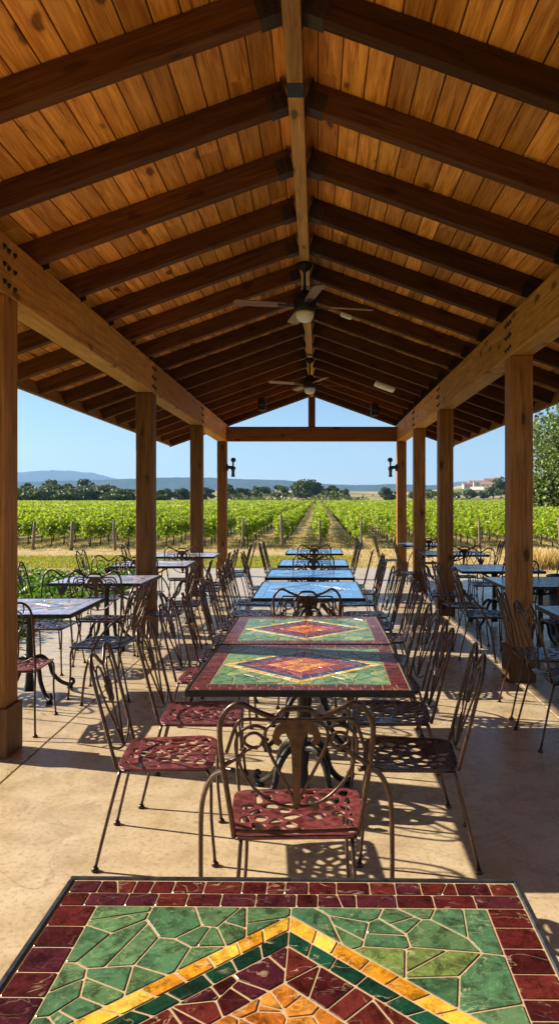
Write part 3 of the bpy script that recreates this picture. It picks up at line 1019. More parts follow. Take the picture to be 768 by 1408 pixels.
def table(x, y, w, d, pal, seed, label, group, rz=0.0, cs=0.085):
    t = empty('mosaic_table', (x, y, 0), rz, label, 'table', group)
    key = (round(w, 3), round(d, 3), pal, seed)
    hw, hd = w / 2, d / 2
    if key not in mosaics:
        rim = MB()
        b = 0.014
        for (x0, x1, y0, y1) in ((-hw, hw, -hd, -hd + b), (-hw, hw, hd - b, hd), (-hw, -hw + b, -hd + b, hd - b), (hw - b, hw, -hd + b, hd - b)):
            rim.box(x0, x1, y0, y1, 0.711, 0.7425, bev=0.003)
        top = MB(); top.box(-hw + b, hw - b, -hd + b, hd - b, 0.713, 0.7385)
        mosaics[key] = (rim.mesh('metal_rim', M['rim_metal'] if seed == 1 else M['black_metal']), top.mesh('tabletop', M[{'blue': 'grout_blue', 'slate': 'grout_slate'}.get(pal, 'grout')]),
                        mosaic_mesh(hw - b - .003, hd - b - .003, PAL[pal], seed, cs))
    r_, tp, mo = mosaics[key]
    obj_from('metal_rim', r_, t)
    tpo = obj_from('tabletop', tp, t)
    obj_from('mosaic', mo, tpo, (0, 0, 0.7385 + 0.0005))
    obj_from('pedestal', ped_me, t, (0, 0, 0))
    return t

G1 = 'mosaic tables in the centre row'
table(-0.062, 1.115, 1.02, 1.03, 'main', 1, 'red, green and yellow diamond mosaic table closest to the camera, with grey metal rim', G1, R(-0.8), 0.076)
table(-0.078, 3.77, 1.045, 1.06, 'teal', 2, 'green and red diamond mosaic table facing the back of the iron armchair', G1, R(-0.6), 0.10)
table(-0.072, 4.834, 1.045, 1.06, 'teal', 3, 'green and red diamond mosaic table butted behind another of the same pattern', G1, R(0.3), 0.10)
table(-0.08, 7.0, 1.02, 1.32, 'blue', 4, 'longest blue tiled table, just beyond the two diamond mosaic tables', G1, 0, 0.11)
table(-0.085, 8.53, 1.02, 0.93, 'blue', 5, 'blue tiled table directly behind the longest blue one', G1, 0, 0.11)
table(-0.055, 10.08, 0.96, 0.98, 'blue', 5, 'second last blue tiled table before the lawn, in the centre row', G1, 0, 0.11)
table(-0.05, 12.3, 0.96, 0.98, 'blue', 4, 'last blue tiled table of the centre row, closest to the lawn', G1, 0, 0.11)
G2 = 'pale mosaic tables on the lawn side'
table(-2.37, 5.88, 0.98, 0.92, 'slate', 6, 'purplish grey mosaic table next to the big near post, over a red chair seat', G2, R(1), 0.11)
table(-2.34, 7.93, 1.02, 0.86, 'slate', 7, 'purplish grey mosaic table in front of the second lawn-side post', G2, R(-1), 0.11)
table(-2.26, 9.95, 1.02, 0.92, 'slate', 6, 'purplish grey mosaic table showing just past the second lawn-side post', G2, R(1), 0.11)
table(-2.12, 11.6, 1.02, 0.92, 'slate', 7, 'purplish grey mosaic table before the third lawn-side post, farthest on that side', G2, 0, 0.11)
G3 = 'blue tiled tables on the shaded side'
table(2.30, 5.42, 1.0, 1.0, 'blue', 8, 'blue tiled table cut by the picture edge, beside the big shaded post', G3, 0, 0.11)
table(2.40, 7.68, 1.04, 0.98, 'blue', 8, 'blue tiled table showing on both sides of the big shaded post', G3, 0, 0.11)
table(2.30, 9.28, 1.04, 0.98, 'blue', 8, 'blue tiled table just in front of the second shaded post', G3, 0, 0.11)
table(2.27, 12.0, 1.02, 1.0, 'blue', 8, 'blue tiled table between the second and third shaded posts', G3, 0, 0.11)
table(2.12, 14.45, 0.9, 0.9, 'blue', 8, 'blue tiled table by the end post, farthest on the shaded side', G3, 0, 0.11)

# ================================================================== CHAIRS
def seat_mesh(mat, name, seed, w=0.43, d=0.42, n=62):
    rng = random.Random(seed)
    hw, hd = w / 2, d / 2
    outline = []
    for i in range(44):
        a = 2 * PI * i / 44
        c, s_ = math.cos(a), math.sin(a)
        p = 7
        r = (abs(c) ** p + abs(s_) ** p) ** (-1 / p)
        x, y = r * c, r * s_
        x *= hw * (1.0 + 0.04 * y)
        outline.append((x, y * hd))
    area_poly = [(-hw + .022, -hd + .022), (hw - .022, -hd + .022), (hw - .022, hd - .022), (-hw + .022, hd - .022)]
    pts = []
    tries = 0
    while len(pts) < n and tries < 5000:
        tries += 1
        p = (rng.uniform(-hw, hw), rng.uniform(-hd, hd))
        if all(math.hypot((p[0] - q[0]) * 1.25, (p[1] - q[1]) * 0.85) > 0.043 for q in pts): pts.append(p)
    cells = voronoi(pts, area_poly)
    cu = bpy.data.curves.new('seat_outline', 'CURVE')
    cu.dimensions = '2D'; cu.fill_mode = 'BOTH'; cu.extrude = 0.0022; cu.bevel_depth = 0.0016; cu.bevel_resolution = 1
    def spline(p):
        sp = cu.splines.new('POLY')
        sp.points.add(len(p) - 1)
        for i, q in enumerate(p): sp.points[i].co = (q[0], q[1], 0, 1)
        sp.use_cyclic_u = True
    spline(outline)
    for c in cells:
        if rng.random() < 0.16: continue
        q = inset(c, rng.uniform(0.0055, 0.0095))
        if len(q) < 3 or abs(area(q)) < 1.6e-4: continue
        q = chaikin(q, 2)
        # thin out very close points
        q = [q[i] for i in range(len(q)) if math.hypot(q[i][0] - q[i - 1][0], q[i][1] - q[i - 1][1]) > 0.0012]
        if len(q) >= 5: spline(q)
    o = bpy.data.objects.new('seat_outline', cu)
    col.objects.link(o)
    dg = bpy.context.evaluated_depsgraph_get()
    me = bpy.data.meshes.new_from_object(o.evaluated_get(dg))
    bpy.data.objects.remove(o)
    bpy.data.curves.remove(cu)
    me.name = name
    me.materials.clear(); me.materials.append(mat)
    co = np.zeros(len(me.vertices) * 3); me.vertices.foreach_get('co', co); co = co.reshape(-1, 3)
    x, y = co[:, 0] / hw, co[:, 1] / hd
    co[:, 2] += 0.43 - 0.010 * (1 - x * x) * (1 - y * y) - 0.016 * np.clip(y - 0.6, 0, 1) ** 2 * 4 + 0.010 * np.clip(-y - 0.7, 0, 1)
    me.vertices.foreach_set('co', co.ravel())
    me.update()
    return me

LEAN = 0.25
def bp(u, z, off=0.0):
    return (u, -0.205 - (z - 0.43) * LEAN + off, z)

def leg_mesh(sx, sy, arm=False):
    m = MB()
    x0, y0 = sx * 0.195, sy * 0.19
    if sy < 0:
        P = [(x0, y0, .425), (sx * .205, -.235, .25), (sx * .225, -.292, .012)]
    else:
        P = [(sx * .17, .16, .418), (sx * .197, .19, .405), (sx * .206, .203, .36), (sx * .203, .205, .2), (sx * .214, .222, .012)]
    m.tube(P, 0.0075, 7, 4)
    return m.mesh('leg', M['iron']), P[-1]
def foot_mesh():
    m = MB(); m.lathe([(0, 0), (.015, 0), (.018, .006), (.014, .014), (.009, .02), (0, .02)], seg=10)
    return m.mesh('foot', M['iron'])
foot_me = foot_mesh()
legs = {(sx, sy): leg_mesh(sx, sy) for sx in (-1, 1) for sy in (-1, 1)}

def side_back():
    parts = {}
    m = MB()
    pts = [bp(-.2, .43), bp(-.205, .60), bp(-.208, .80), bp(-.196, .875), bp(-.155, .915), bp(-.10, .912), bp(-.045, .875), bp(0, .852),
           bp(.045, .875), bp(.10, .912), bp(.155, .915), bp(.196, .875), bp(.208, .80), bp(.205, .60), bp(.2, .43)]
    m.tube(pts, 0.0085, 8, 4)
    parts['back_frame'] = m.mesh('back_frame', M['iron'])
    m = MB()
    m.tube([bp(-.203, .53), bp(-.10, .488, .004), bp(0, .475, .006), bp(.10, .488, .004), bp(.203, .53)], 0.0055, 6, 5)
    parts['cross_bar'] = m.mesh('cross_bar', M['iron'])
    m = MB()
    for s_ in (-1, 1):
        # tall hoop each side: from the foot of the tulip up, over and in to the medallion
        m.tube([bp(s_ * .006, .478), bp(s_ * .05, .58), bp(s_ * .115, .70), bp(s_ * .148, .79), bp(s_ * .135, .845), bp(s_ * .095, .858), bp(s_ * .055, .83),
                bp(s_ * .035, .77), bp(s_ * .012, .735)], 0.0055, 6, 5)
        m.tube([bp(s_ * .155, .905), bp(s_ * .16, .88), bp(s_ * .15, .845)], 0.0045, 6, 3)
    m.tube([bp(0, .852), bp(0, .80), bp(0, .74)], 0.005, 6, 2)
    parts['hoops'] = m.mesh('hoops', M['iron'])
    # cast tulip
    m = MB()
    zz = 0.43
    Mx = Matrix.Translation((0, -0.205 - (0.70 - zz) * LEAN, 0.70)) @ Matrix.Rotation(math.atan(LEAN), 4, 'X') @ Matrix.Rotation(PI / 2, 4, 'X')
    def leafp(cx, cy_, a, L, W):
        pts = []
        for i in range(14):
            t = 2 * PI * i / 14
            x = W * math.sin(t); y = L * math.cos(t)
            x *= 1 - 0.35 * (y / L)
            pts.append((cx + x * math.cos(a) - y * math.sin(a), cy_ + x * math.sin(a) + y * math.cos(a)))
        return ccw(pts)
    m.prism(leafp(0, .045, 0, .055, .016), -.005, .005, Mx)
    m.prism(leafp(.03, .028, -.55, .045, .013), -.0045, .0045, Mx)
    m.prism(leafp(-.03, .028, .55, .045, .013), -.0048, .0048, Mx)
    m.prism(leafp(0, 0, 0, .026, .026), -.0075, .0075, Mx)
    m.prism(leafp(0, -.10, PI, .12, .008), -.003, .003, Mx)
    parts['tulip_casting'] = m.mesh('tulip_casting', M['iron'])
    return parts
side_parts = side_back()

def arm_back():
    """the iron armchair's back, traced from the photograph's nearest chair"""
    parts = {}
    def q(zx, zy, off=0.0, k=905.0, cx=353.0):
        z = 1.6 - ((960 + zy / 2.1333) - 690) / 417.0
        return bp((zx - cx) / k, z + 0.004, off)
    m = MB()
    m.tube([bp(-.218, .43), q(140, 330), q(124, 200), q(120, 110), q(130, 65), q(158, 32), q(188, 24), q(222, 42), q(262, 60), q(290, 66), q(310, 46), q(353, 41),
            q(396, 46), q(416, 66), q(444, 60), q(484, 42), q(518, 24), q(548, 32), q(576, 65), q(586, 110), q(582, 200), q(566, 330), bp(.218, .43)], 0.0095, 8, 4)
    parts['back_frame'] = m.mesh('back_frame', M['iron'])
    m = MB()
    m.tube([q(140, 180), q(172, 90), q(200, 74), q(260, 76), q(353, 76), q(446, 76), q(506, 74), q(534, 90), q(566, 180)], 0.0062, 7, 5)
    parts['cross_bar'] = m.mesh('cross_bar', M['iron'])
    m = MB()
    m.tube([bp(-.21, .455), bp(-.1, .45), bp(.1, .45), bp(.21, .455)], 0.0065, 7, 3)
    parts['bottom_rail'] = m.mesh('bottom_rail', M['iron'])
    m = MB()
    def mir(P, r):
        for s_ in (1, -1):
            m.tube([(p[0] * s_, p[1], p[2]) for p in P], r, 7, 5)
    # the big heart
    mir([q(356, 372), q(330, 310), q(300, 245), q(272, 185), q(258, 140), q(262, 105), q(290, 84), q(318, 80)], 0.006)
    # outer scroll with its loop and the sweep to the foot of the splat
    mir([q(235, 168), q(210, 162), q(194, 146), q(204, 124), q(230, 118), q(250, 136), q(240, 160), q(205, 172), q(178, 205), q(196, 262), q(232, 312), q(280, 350), q(330, 366), q(368, 362)], 0.0055)
    mir([q(118, 232), q(160, 205), q(185, 190), q(196, 168)], 0.008)
    mir([q(262, 105), q(225, 95), q(185, 112), q(168, 150), q(170, 200)], 0.0055)
    parts['scrollwork'] = m.mesh('scrollwork', M['iron'])
    # flat cast splat with curled shoulders
    m = MB()
    th = math.atan(LEAN)
    right = [(0, 70), (28, 78), (52, 84), (74, 100), (86, 128), (80, 152), (62, 160), (50, 148), (60, 138), (56, 122), (38, 118), (26, 140), (20, 180), (18, 235), (16, 290), (12, 340), (8, 366)]
    pts2 = [(353 + x, y) for x, y in right] + [(353 - x, y) for x, y in right[::-1][:-1]]
    n = len(pts2)
    fr = [Vector(q(x, y)) for x, y in pts2]
    nrm = Vector((0, math.cos(th), math.sin(th)))
    half = [(353 + x, y) for x, y in right]
    def slab(lst, s_):
        f0 = [Vector(q(353 + (x - 353) * s_ * 0.86, y)) for x, y in lst]
        k = len(f0)
        vs = [v + nrm * 0.005 for v in f0] + [v - nrm * 0.005 for v in f0]
        fs = [tuple(range(k)), tuple(range(2 * k - 1, k - 1, -1))] + [(i, k + i, k + (i + 1) % k, (i + 1) % k) for i in range(k)]
        if s_ < 0: fs = [f[::-1] for f in fs]
        m.add(vs, fs)
    curl = half[2:12]
    core = [(353, 70), (381, 78), (405, 84), (409, 122), (391, 118), (379, 140), (377, 180), (375, 235), (373, 290), (367, 340), (362, 366), (353, 372)]
    stem = [(353, 372), (361, 366), (364, 340), (368, 290), (369, 235), (371, 180), (379, 140)]
    headp = [(353, 70), (381, 78), (391, 118), (379, 140), (353, 150)]
    for s_ in (1, -1):
        slab([(353, 150)] + stem[::-1], s_)
        slab([(353, 70), (381, 78), (391, 118), (379, 140), (353, 150)], s_)
        slab([(381, 78), (405, 84), (409, 122), (391, 118)], s_)
        slab([(405, 84), (427, 100), (439, 128), (413, 138), (409, 122)], s_)
        slab([(439, 128), (433, 152), (415, 160), (403, 148), (413, 138)], s_)
    m.tube([q(353, 140, .012), q(353, 250, .012), q(353, 360, .008)], [0.010, 0.006], 6, 3)
    parts['splat'] = m.mesh('splat', M['iron'])
    arms = []
    for s_ in (-1, 1):
        m = MB()
        m.tube([(s_ * .215, -.265, .685), (s_ * .25, -.235, .675), (s_ * .30, -.17, .625), (s_ * .345, -.08, .50), (s_ * .362, .0, .30), (s_ * .366, .04, .012)], 0.0095, 8, 5)
        arms.append(m.mesh('arm', M['iron']))
    parts['arms'] = arms
    return parts
arm_parts = arm_back()

def apron_mesh():
    m = MB()
    m.tube([(-.19, -.19, .42), (.19, -.19, .42), (.198, .185, .415), (.17, .19, .412), (-.17, .19, .412), (-.198, .185, .415)], 0.006, 6, 0, closed=True)
    return m.mesh('seat_frame', M['iron'])
apron_me = apron_mesh()
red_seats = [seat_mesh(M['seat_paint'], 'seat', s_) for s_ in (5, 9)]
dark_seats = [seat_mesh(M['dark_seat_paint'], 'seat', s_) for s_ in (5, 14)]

def chair(kind, seat):
    t = empty('iron_armchair' if kind == 'arm' else 'iron_chair')
    so = obj_from('seat', seat, t)
    sf = obj_from('seat_frame', apron_me, t)
    if kind == 'arm': so.scale = (1.13, 1.06, 1); sf.scale = (1.10, 1.04, 1)
    P = arm_parts if kind == 'arm' else side_parts
    for k, me in P.items():
        if k == 'arms':
            for a in me:
                ao = obj_from('arm', a, t)
                fx = 0.366 if a is me[1] else -0.366
                obj_from('foot', foot_me, ao, (fx, .04, 0))
        else:
            obj_from(k, me, t)
    for (sx, sy), (me, e) in legs.items():
        l = obj_from('leg', me, t)
        obj_from('foot', foot_me, l, (e[0], e[1], 0))
    return t
protos = {}
def place(kind, seat, x, y, rz, label, group, s_=1.0):
    key = (kind, seat)
    if key not in protos:
        sm = (red_seats if seat[0] == 'r' else dark_seats)[int(seat[1])]
        o = chair(kind, sm); protos[key] = o
    else:
        o = copy_tree(protos[key])
    o.location = (x, y, 0); o.rotation_euler = (0, 0, R(rz))
    for k in ('label', 'category', 'group'):
        if k in o: del o[k]
    tag(o, label, 'chair', group)
    return o

ORD = ['first', 'second', 'third', 'fourth', 'fifth', 'sixth', 'seventh', 'eighth', 'ninth', 'tenth', 'eleventh', 'twelfth']
GC1 = 'iron chairs along the lawn side of the centre tables'
GC2 = 'iron chairs along the shaded side of the centre tables'
GC3 = 'iron armchairs at the heads of the centre tables'
GC4 = 'iron chairs around the pale lawn-side tables'
GC5 = 'iron chairs around the blue shaded tables'
place('arm', 'r0', -0.078, 2.70, 1.5, 'iron armchair with scrolled back and arched arms, its back to the closest mosaic table', GC3)
place('arm', 'd0', -0.08, 5.80, 0, 'iron armchair at the head of the longest blue table, its fleur splat towards the camera', GC3)
place('arm', 'd0', -0.05, 9.36, 0, 'iron armchair between the third and second last blue tables of the centre row', GC3)
place('arm', 'd0', -0.05, 11.42, 0, 'iron armchair at the head of the last blue table, farthest of the armchairs', GC3)
rr = random.Random(5)
def jit(k): return rr.uniform(-k, k)
CL = [(-.685, 3.33, 4), (-.635, 3.96, 2), (-.70, 4.82, -3), (-.70, 5.45, 2), (-.70, 6.05, 2), (-.67, 6.72, -2), (-.70, 7.45, 3), (-.72, 8.35, -2), (-.70, 9.75, 2), (-.62, 11.75, -2), (-.60, 12.4, 3)]
for i, (x, y, a) in enumerate(CL):
    lab = ['red-seated iron chair in full sun beside the iron armchair, closest on the lawn side',
           'red-seated iron chair tucked beside the front diamond mosaic table, behind the closest sunlit one'][i] if i < 2 else \
          '%s iron chair from the camera along the sunlit, lawn side of the centre tables' % ORD[i]
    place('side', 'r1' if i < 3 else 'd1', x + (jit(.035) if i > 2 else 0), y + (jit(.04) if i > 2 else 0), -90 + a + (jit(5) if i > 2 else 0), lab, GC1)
CR = [(.425, 3.32, -5), (.405, 3.97, -3), (.43, 4.60, 3), (.44, 5.30, -3), (.50, 6.17, 3), (.46, 6.72, -2), (.46, 7.40, 3), (.48, 8.25, -2), (.50, 9.25, 2), (.45, 9.95, -3), (.42, 11.7, -2), (.42, 12.35, 3)]
for i, (x, y, a) in enumerate(CR):
    lab = 'dark-seated iron chair beside the iron armchair, closest to the camera on the shaded side' if i == 0 else \
          '%s iron chair from the camera along the shaded side of the centre tables' % ORD[i]
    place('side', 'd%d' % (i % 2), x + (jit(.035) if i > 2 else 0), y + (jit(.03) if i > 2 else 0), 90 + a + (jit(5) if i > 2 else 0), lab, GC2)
LTC = [('side', 'r0', -2.16, 5.12, 4, 'red-seated iron chair partly hidden by the big sunlit post, its back to the camera'),
       ('arm', 'd0', -1.77, 5.95, 84, 'iron armchair with blue-reflecting seat on the aisle side of the closest pale table'),
       ('side', 'd1', -2.55, 6.80, 176, 'iron chair behind the closest pale lawn-side table, facing the camera'),
       ('side', 'd1', -3.02, 5.95, -92, 'iron chair on the lawn edge beside the closest pale table'),
       ('arm', 'd0', -2.12, 7.18, -4, 'iron armchair in front of the second pale table, its arched back against the tabletop'),
       ('side', 'd1', -1.62, 7.55, 88, 'iron chair on the aisle side of the second pale table, in front of the post'),
       ('side', 'd1', -1.55, 8.20, 94, 'iron chair on the aisle side of the second pale table, beyond another'),
       ('side', 'd1', -3.02, 7.95, -88, 'iron chair on the lawn edge beside the second pale table'),
       ('side', 'd1', -2.62, 8.72, 183, 'iron chair behind the second pale table, facing the camera'),
       ('arm', 'd0', -2.25, 9.20, 0, 'iron armchair in front of the third pale table, just past the second post'),
       ('side', 'd1', -1.50, 9.55, 92, 'iron chair on the aisle side of the third pale table, nearer one'),
       ('side', 'd1', -1.48, 10.2, 86, 'iron chair on the aisle side of the third pale table, farther one'),
       ('side', 'd1', -2.98, 9.95, -90, 'iron chair on the lawn edge beside the third pale table'),
       ('arm', 'd0', -2.0, 10.85, 0, 'iron armchair at the head of the farthest pale table, framed by two posts'),
       ('side', 'd1', -1.38, 11.35, 90, 'iron chair on the aisle side of the farthest pale table, nearer one'),
       ('side', 'd1', -1.36, 12.0, 95, 'iron chair on the aisle side of the farthest pale table, farther one'),
       ('side', 'd1', -2.82, 11.6, -90, 'iron chair on the lawn edge beside the farthest pale table')]
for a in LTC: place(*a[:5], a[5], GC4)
RTC = [('side', 'd0', 1.70, 4.80, -86, 'iron chair cut by the picture edge beside the closest blue table on the shaded side'),
       ('side', 'd1', 1.73, 5.46, -93, 'iron chair standing in front of the big shaded post at the closest blue table'),
       ('side', 'd0', 2.5, 6.35, 180, 'iron chair behind the closest shaded blue table, facing the camera'),
       ('arm', 'd1', 1.74, 7.45, -92, 'iron armchair with blue-reflecting seat on the aisle side just past the big shaded post'),
       ('side', 'd0', 1.66, 8.10, -86, 'iron chair on the aisle side past the big shaded post, beyond the blue-reflecting armchair'),
       ('side', 'd0', 2.45, 6.98, 3, 'iron chair in front of the second shaded blue table, its back to the camera'),
       ('side', 'd1', 3.05, 7.9, 92, 'iron chair on the outer edge of the second shaded blue table'),
       ('side', 'd0', 1.62, 9.05, -90, 'iron chair on the aisle side of the blue table before the second shaded post'),
       ('side', 'd0', 2.35, 8.55, 0, 'iron chair between the second and third shaded blue tables, its back to the camera'),
       ('side', 'd0', 2.95, 9.35, 90, 'iron chair on the outer edge of the third shaded blue table'),
       ('side', 'd0', 2.4, 10.2, 180, 'iron chair behind the third shaded blue table, beside the second shaded post'),
       ('side', 'd0', 1.60, 11.75, -90, 'iron chair on the aisle side of the fourth shaded blue table'),
       ('arm', 'd0', 2.25, 11.25, 0, 'iron armchair in front of the fourth shaded blue table'),
       ('side', 'd0', 2.92, 11.9, 90, 'iron chair on the outer edge of the fourth shaded blue table, nearer one'),
       ('side', 'd0', 2.9, 12.5, 86, 'iron chair on the outer edge of the fourth shaded blue table, farther one'),
       ('arm', 'd0', 2.1, 13.75, 0, 'iron armchair at the head of the farthest shaded blue table, its curls above the tabletop'),
       ('side', 'd0', 1.47, 14.4, -88, 'iron chair against the dry field on the aisle side of the farthest shaded blue table')]
for a in RTC: place(*a[:5], a[5], GC5)

# a black bin among the chairs at the picture edge
t = empty('waste_bin', (2.98, 8.62, 0), 0, 'black round-rimmed waste bin among chairs beyond the big shaded post', 'bin')
m = MB(); m.lathe([(0, 0), (.15, 0), (.16, .03), (.195, .70), (.175, .70), (.15, .05), (0, .05)], seg=20); m.build('body', M['bin_plastic'], t)
m = MB(); m.tube([(.198 * math.cos(a), .198 * math.sin(a), .70) for a in [2 * PI * i / 20 for i in range(20)]], .014, 6, 0, closed=True); m.build('rim', M['bin_plastic'], t)

# ================================================================== LEAVES
def leaf_cards(C, size, rs, up=0.3, seed=0, lobes=False, jitter=0.35):
    """N small leaves (two triangles folded along the rib) as vertex and face arrays"""
    rng = np.random.RandomState(seed)
    N = len(C)
    nrm = rng.normal(size=(N, 3)); nrm[:, 2] += up
    nrm /= np.linalg.norm(nrm, axis=1)[:, None]
    a = rng.normal(size=(N, 3)); a -= nrm * (a * nrm).sum(1)[:, None]
    a /= np.linalg.norm(a, axis=1)[:, None]
    b = np.cross(nrm, a)
    s_ = (size * (1 + rng.uniform(-jitter, jitter, N)))[:, None]
    A = C - a * s_ * 0.55
    B = C + b * s_ * 0.48 + nrm * s_ * 0.12
    D = C + a * s_ * 0.55
    E = C - b * s_ * 0.48 + nrm * s_ * 0.12
    V = np.stack([A, B, D, E], 1).reshape(-1, 3)
    return V, rng.uniform(0, 1, N)
def leaves_mesh(name, V, rnd, mat, extra=None):
    N = len(V) // 4
    me = bpy.data.meshes.new(name)
    me.vertices.add(N * 4)
    me.vertices.foreach_set('co', V.astype(np.float32).ravel())
    me.loops.add(N * 4)
    me.loops.foreach_set('vertex_index', np.arange(N * 4, dtype=np.int32))
    me.polygons.add(N)
    me.polygons.foreach_set('loop_start', np.arange(0, N * 4, 4, dtype=np.int32))
    a = me.attributes.new('rnd', 'FLOAT', 'FACE')
    a.data.foreach_set('value', rnd.astype(np.float32))
    me.materials.append(mat)
    me.update(calc_edges=True)
    return me

# ---- grapevines
ROW0, PITCH, VP = 0.14, 1.47, 1.35
YV0 = 26.2
def vine_foliage(seed, n=600, size=0.112):
    rng = np.random.RandomState(seed)
    pts = []
    # shoots rising from a cordon at 0.75 m
    for k in range(13):
        x0 = rng.uniform(-.62, .62); z1 = rng.uniform(0.86, 1.20); dx = rng.uniform(-.2, .2); dy = rng.uniform(-.25, .25)
        m_ = n // 13
        t = rng.uniform(0, 1, m_) ** 0.8
        px = rng.normal(0, .085, m_) + dy * t
        pts.append(np.stack([px, x0 + dx * t + rng.normal(0, .08, m_), (.45 + (z1 - .45) * t) + rng.normal(0, .05, m_)], 1))
    C = np.concatenate(pts)
    V, r_ = leaf_cards(C, size, None, 0.5, seed)
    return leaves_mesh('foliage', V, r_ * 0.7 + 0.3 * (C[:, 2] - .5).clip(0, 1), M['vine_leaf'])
fol = [vine_foliage(s_) for s_ in range(6)]
def vine_trunk(seed):
    rng = random.Random(seed)
    m = MB()
    m.tube([(0, 0, -.02), (rng.uniform(-.03, .03), rng.uniform(-.04, .04), .3), (rng.uniform(-.03, .03), rng.uniform(-.04, .04), .5), (0, 0, .68)], [0.034, 0.022, 0.028], 6, 2)
    m.tube([(0, -.62, .70), (0, -.2, .68), (0, .25, .69), (0, .62, .71)], 0.016, 5, 2)
    return m.mesh('trunk', M['bark'])
trk = [vine_trunk(s_) for s_ in range(3)]
near = []
rows = []
for k in range(-48, 48):
    x = ROW0 + PITCH * k
    ys = YV0 + 1.0 + 0.0 * k
    # rows seen from the camera, with a margin
    y = ys
    while y < 185:
        if -0.50 * y - 3 < x < 0.40 * y + 3: rows.append((x, y, k))
        y += VP
rows.sort(key=lambda p: math.hypot(p[0], p[1]))
def visible_first(p):
    px = 436 + p[0] / p[1] * 980
    return -20 < px < 790
vis = [p for p in rows if visible_first(p)]
near = vis[:290]
nearset = set((p[0], p[1]) for p in near)
rest = [p for p in rows if (p[0], p[1]) not in nearset]
vr = random.Random(21)
for i, (x, y, k) in enumerate(near):
    t = empty('grapevine', (x + vr.uniform(-.04, .04), y + vr.uniform(-.08, .08), gz(x, y)), vr.choice((0, PI)) + vr.uniform(-.06, .06),
              'leafy green grapevine on a thin brown trunk in the vineyard rows beyond the patio', 'grapevine', 'grapevines in the nearest vineyard rows')
    s_ = vr.uniform(.88, 1.0)
    t.scale = (1, 1, s_)
    obj_from('foliage', vr.choice(fol), t)
    obj_from('trunk', vr.choice(trk), t)
# the rest of the vineyard
nr = np.random.RandomState(4)
def far_vines():
    Vs = []; Rs = []
    arr = np.array([(p[0], p[1]) for p in rest])
    d = np.hypot(arr[:, 0], arr[:, 1])
    for lo, hi, n, size in ((0, 60, 170, .15), (60, 95, 90, .20), (95, 140, 52, .26), (140, 400, 34, .33)):
        A = arr[(d >= lo) & (d < hi)]
        if not len(A): continue
        C = np.repeat(A, n, 0)
        N = len(C)
        z = nr.uniform(0, 1, N) ** 0.8 * .62 + .50
        wob = 0.10 * np.sin(C[:, 1] * 2.1 + C[:, 0] * 5) 
        P = np.stack([C[:, 0] + nr.normal(0, .125, N), C[:, 1] + nr.uniform(-.7, .7, N), ground_z(C[:, 0], C[:, 1]) + z * (1 + wob * .35)], 1)
        V, r_ = leaf_cards(P, size, None, 0.6, int(lo))
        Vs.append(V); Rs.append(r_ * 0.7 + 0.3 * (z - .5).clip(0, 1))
    me = leaves_mesh('vineyard_rows', np.concatenate(Vs), np.concatenate(Rs), M['vine_leaf'])
    o = obj_from('vineyard_rows', me)
    tag(o, 'the deeper rows of the green vineyard running to the trees', 'vineyard', kind='stuff')
    m = MB()
    for x, y, k in rest:
        if math.hypot(x, y) < 75:
            z = gz(x, y)
            m.box(x - .025, x + .025, y - .025, y + .025, z - .02, z + .75)
    t_ = m.build('vine_trunks', M['bark'], o)
    t_['kind'] = 'stuff'
far_vines()

# end posts of the rows
def end_post(seed):
    rng = random.Random(seed)
    m = MB()
    m.tube([(0, 0, -.05), (rng.uniform(-.02, .02), .0, .6), (rng.uniform(-.05, .05), 0, 1.28)], [0.055, 0.05, 0.045], 9, 2)
    return m.mesh('vineyard_post', M['grey_wood'])
pm = [end_post(s_) for s_ in range(4)]
for k in range(-10, 9):
    x = ROW0 + PITCH * k
    y = YV0 + (0.1 if k > -4 else -0.9) + vr.uniform(-.15, .15)
    o = obj_from('vineyard_post', vr.choice(pm), None, (x + vr.uniform(-.05, .05), y, gz(x, y)), (R(vr.uniform(-4, 4)), R(vr.uniform(-5, 5)), vr.uniform(0, 6)))
    s_ = vr.uniform(.85, 1.15)
    o.scale = (s_, s_, vr.uniform(.75, 1.0))
    tag(o, 'weathered grey wooden post at the end of a vineyard row', 'post', 'end posts of the vineyard rows')

